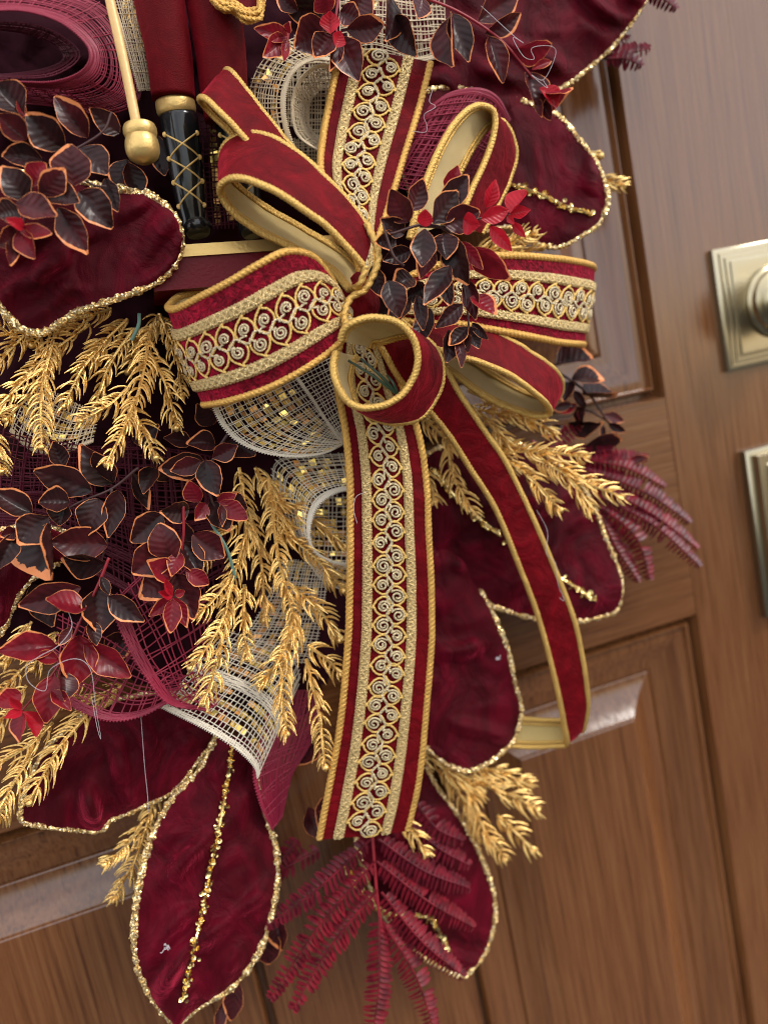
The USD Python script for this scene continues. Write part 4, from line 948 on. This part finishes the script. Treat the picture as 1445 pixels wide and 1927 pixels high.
# ------------------------------------------------------------------ the bows
wide = thing('brocade_bow', 'wide red brocade ribbon bow with gold lace scrolls and a long straight tail', 'ribbon bow', P(670, 600, .10))
ribbon(wide, 'upper_tail', [(640, 88, .066, 812, 118, .070), (622, 170, .070, 790, 205, .074), (606, 255, .076, 764, 288, .080), (602, 320, .084, 744, 355, .088), (625, 395, .094, 724, 415, .096), (668, 480, .104, 706, 470, .104), (680, 540, .106, 700, 535, .106)], .4, True, 8, 'gold_rope', 'velvet_red', True)
ribbon(wide, 'right_loop', [(730, 540, .100, 740, 600, .100), (800, 505, .104, 800, 610, .106), (870, 486, .106, 870, 612, .108), (930, 479, .104, 925, 622, .106), (1000, 480, .098, 990, 634, .100), (1060, 486, .088, 1045, 645, .092), (1102, 494, .076, 1080, 649, .080), (1116, 500, .064, 1094, 650, .068), (1108, 505, .054, 1088, 648, .056), (1040, 500, .048, 1030, 640, .050)], .4, True, 8, 'gold_rope', 'velvet_bright', 'flip')
ribbon(wide, 'long_tail', [(655, 600, .104, 700, 600, .104), (636, 660, .104, 735, 670, .108), (634, 730, .104, 765, 745, .110), (648, 810, .104, 790, 820, .110), (656, 900, .103, 803, 900, .108), (657, 1000, .101, 808, 1000, .106), (656, 1100, .098, 813, 1100, .102), (653, 1200, .094, 814, 1200, .099), (645, 1300, .091, 806, 1310, .096), (632, 1400, .088, 797, 1410, .092), (615, 1490, .085, 785, 1495, .089), (598, 1580, .083, 768, 1562, .086)], .5, True, 8, 'gold_rope', 'velvet_red', True)
ribbon(wide, 'left_loop', [(430, 530, .072, 480, 735, .060), (380, 542, .074, 425, 750, .064), (335, 555, .082, 392, 757, .072), (315, 574, .096, 384, 762, .088), (330, 578, .114, 392, 763, .108), (375, 556, .130, 430, 757, .126), (430, 527, .142, 500, 735, .138), (490, 492, .148, 565, 702, .144), (540, 470, .147, 615, 668, .142), (590, 482, .140, 645, 640, .136), (625, 530, .130, 660, 622, .128), (648, 585, .122, 664, 612, .122)], .6, True, 8, 'gold_rope', 'velvet_bright', 'flip')
nar = thing('velvet_bow', 'narrow plain red velvet ribbon bow with gold lining, tied over the brocade bow', 'ribbon bow', P(690, 560, .13))
ribbon(nar, 'back_left_loop', [(560, 290, .100, 500, 315, .118), (520, 240, .100, 462, 262, .118), (470, 175, .098, 415, 212, .116), (440, 138, .094, 385, 186, .110), (426, 132, .082, 375, 188, .098), (440, 160, .072, 392, 210, .090), (490, 210, .074, 442, 262, .092), (540, 270, .076, 490, 315, .094)], .2, True, 6.5)
ribbon(nar, 'front_left_loop', [(698, 440, .120, 684, 500, .140), (662, 388, .122, 640, 450, .144), (612, 332, .124, 585, 404, .148), (560, 285, .122, 530, 368, .148), (510, 257, .118, 480, 345, .144), (468, 250, .112, 440, 336, .138), (430, 266, .104, 416, 348, .130), (416, 300, .094, 415, 368, .122), (440, 340, .090, 438, 400, .118), (500, 390, .090, 490, 437, .116), (570, 430, .090, 560, 472, .116), (640, 470, .094, 628, 512, .118), (676, 500, .098, 658, 546, .120)], .25, True, 7.5)
ribbon(nar, 'upper_right_loop', [(838, 420, .098, 768, 450, .118), (850, 370, .096, 786, 385, .118), (868, 320, .094, 806, 325, .116), (893, 275, .092, 836, 260, .114), (920, 240, .090, 870, 215, .112), (945, 228, .086, 900, 198, .108), (965, 262, .080, 927, 210, .104), (970, 300, .076, 928, 250, .102), (952, 352, .076, 910, 305, .102), (930, 400, .078, 884, 362, .104), (905, 440, .080, 862, 415, .104)], .25, False, 7)
ribbon(nar, 'lower_right_loop', [(800, 605, .104, 790, 650, .124), (850, 600, .104, 838, 662, .126), (905, 614, .104, 895, 680, .126), (960, 640, .102, 950, 702, .124), (1010, 670, .098, 1000, 735, .120), (1046, 698, .090, 1028, 760, .112), (1058, 724, .080, 1034, 778, .102), (1046, 748, .074, 1010, 783, .098), (1000, 740, .074, 965, 770, .098), (930, 705, .078, 910, 745, .100), (860, 660, .082, 845, 697, .104), (800, 620, .086, 780, 655, .106)], .25, True, 6.5)
ribbon(nar, 'long_narrow_tail', [(690, 610, .118, 740, 590, .118), (720, 660, .116, 785, 630, .116), (752, 715, .112, 830, 680, .114), (800, 765, .104, 868, 745, .107), (845, 820, .098, 915, 815, .100), (884, 882, .092, 952, 870, .095), (930, 955, .088, 1000, 968, .090), (974, 1060, .083, 1048, 1080, .085), (1010, 1155, .078, 1084, 1180, .080), (1036, 1250, .073, 1103, 1280, .074), (1056, 1340, .067, 1106, 1330, .066), (1066, 1392, .060, 1098, 1375, .056), (1064, 1402, .052, 1086, 1370, .046)], .5, True, 6.5)
ribbon(nar, 'folded_end', [(1064, 1404, .055, 1064, 1356, .053), (1030, 1406, .050, 1030, 1355, .048), (995, 1407, .046, 996, 1353, .045), (955, 1405, .043, 958, 1350, .042)], .5, False, 5.5)
ribbon(nar, 'curled_loop', [(700, 655, .122, 640, 640, .150), (706, 642, .124, 648, 616, .154), (726, 640, .128, 672, 602, .158), (756, 632, .130, 712, 598, .160), (790, 632, .130, 750, 610, .160), (822, 660, .128, 780, 645, .158), (834, 700, .126, 784, 690, .156), (824, 742, .124, 768, 728, .154), (795, 782, .124, 735, 756, .153), (750, 797, .124, 692, 768, .152), (705, 788, .124, 655, 757, .150), (672, 760, .122, 633, 722, .150), (660, 715, .120, 627, 690, .148), (670, 670, .118, 632, 660, .146)], .55, True, 7.5)
g_ = join([rope(px([(690, 420, .128), (712, 480, .135), (690, 540, .136), (660, 560, .134), (648, 590, .138), (652, 612, .148)]), 6.5 * 3.3e-4, 2, 2.6), rope(px([(655, 545, .122), (676, 535, .138), (690, 500, .142)]), 6 * 3.3e-4, 2, 2.6)])
part(nar, 'knot_cord', g_, 'gold_cord')
kn = trimesh.creation.icosphere(4); vv = kn.vertices * np.array([34, 46, 24]) * 3.4e-4
vv = vv * (1 + .35 * (fbm(kn.vertices * 2.4 + 4, 3)[:, None] - .5))
part(nar, 'knot', (vv + P(680, 560, .108), kn.faces), 'velvet_red')

# ------------------------------------------------------------------ loose bits
nd = thing('pine_needle_sprig', 'few dark green pine needles seen through the curled velvet loop', 'pine needles', P(745, 740, .13))
for a_, b_ in (((655, 678), (748, 742)), ((678, 674), (747, 740)), ((728, 706), (748, 738))):
    part(nd, 'needle', tube(curve(px([(*a_, .132), ((a_[0] + b_[0]) / 2 + 2, (a_[1] + b_[1]) / 2 - 2, .136), (*b_, .134)]), n=10), np.linspace(2.2, 3.2, 10) * 3.4e-4, 6), 'green_needle')
for lab, a_, b_, hh in (('green wire tie among the gold pine right of the red leaf spray', (398, 985), (443, 1088), .089), ('green wire tie at the top of the left gold pine', (262, 590), (248, 640), .075)):
    t_ = thing('wire_tie', lab, 'wire tie', P(*a_, hh)); q_ = px([(*a_, hh), ((a_[0] + b_[0]) / 2 + 6, (a_[1] + b_[1]) / 2 - 4, hh + .002), (*b_, hh)])
    part(t_, 'wire', tube(curve(q_, n=12), 3.2 * 3.6e-4, 6), 'green_tie')
for lab, pts in (('curled white thread caught on the red tip at the top right', [(905, 10, .09), (965, 65, .092), (985, 80, .095), (965, 70, .1), (985, 105, .1), (1005, 110, .098), (1000, 90, .098), (1030, 85, .098), (1046, 95, .096), (1035, 130, .094), (1020, 150, .092), (1000, 140, .096), (1030, 165, .096), (1022, 150, .094)]),
                 ('white thread lying on the upper burgundy mesh puff', [(815, 165, .09), (808, 190, .092), (820, 200, .094), (798, 215, .094), (803, 235, .092), (800, 248, .092), (775, 246, .09)]),
                 ('fine white hair looped over the lower left leaf spray', [(127, 1145, .11), (135, 1180, .112), (110, 1215, .115), (75, 1235, .117), (50, 1255, .117), (55, 1285, .115), (85, 1300, .113), (95, 1260, .113), (140, 1240, .112), (170, 1260, .112), (180, 1330, .11), (190, 1390, .10), (183, 1370, .1), (172, 1310, .1)]),
                 ('fine grey hair hanging straight over the squared velvet leaf', [(265, 1345, .07), (272, 1440, .068), (278, 1500, .066), (279, 1530, .066)]),
                 ('curved white lint thread on the edge of the brocade tail', [(690, 925, .108), (670, 935, .109), (666, 960, .109), (672, 985, .108)]),
                 ('loose hairs along the narrow velvet tail', [(1010, 960, .09), (1030, 1000, .091), (1028, 1040, .09), (1045, 1060, .088), (1050, 1100, .088), (1062, 1130, .086), (1052, 1125, .086)])):
    t_ = thing('loose_thread', lab, 'thread', P(*pts[0]), 'loose threads and hairs'); part(t_, 'strand', tube(curve(px(pts), step=.0015), .5 * 3.5e-4, 4), 'lint')

for lab, (x_, y_, h_) in (('white lint speck on the upright velvet leaf', (936, 1240, .056)), ('white lint speck on the longest velvet leaf', (315, 1783, .068))):
    r1 = np.random.default_rng(int(x_)); t_ = thing('lint_speck', lab, 'lint', P(x_, y_, h_))
    ms = [tube(curve(P(x_, y_, h_) + np.cumsum(r1.normal(0, 1.7, (5, 3)), 0) * 3.6e-4 * [1, 1, .2], n=10), .9 * 3.6e-4, 4) for _ in range(11)]
    part(t_, 'fluff', join(ms), 'lint')
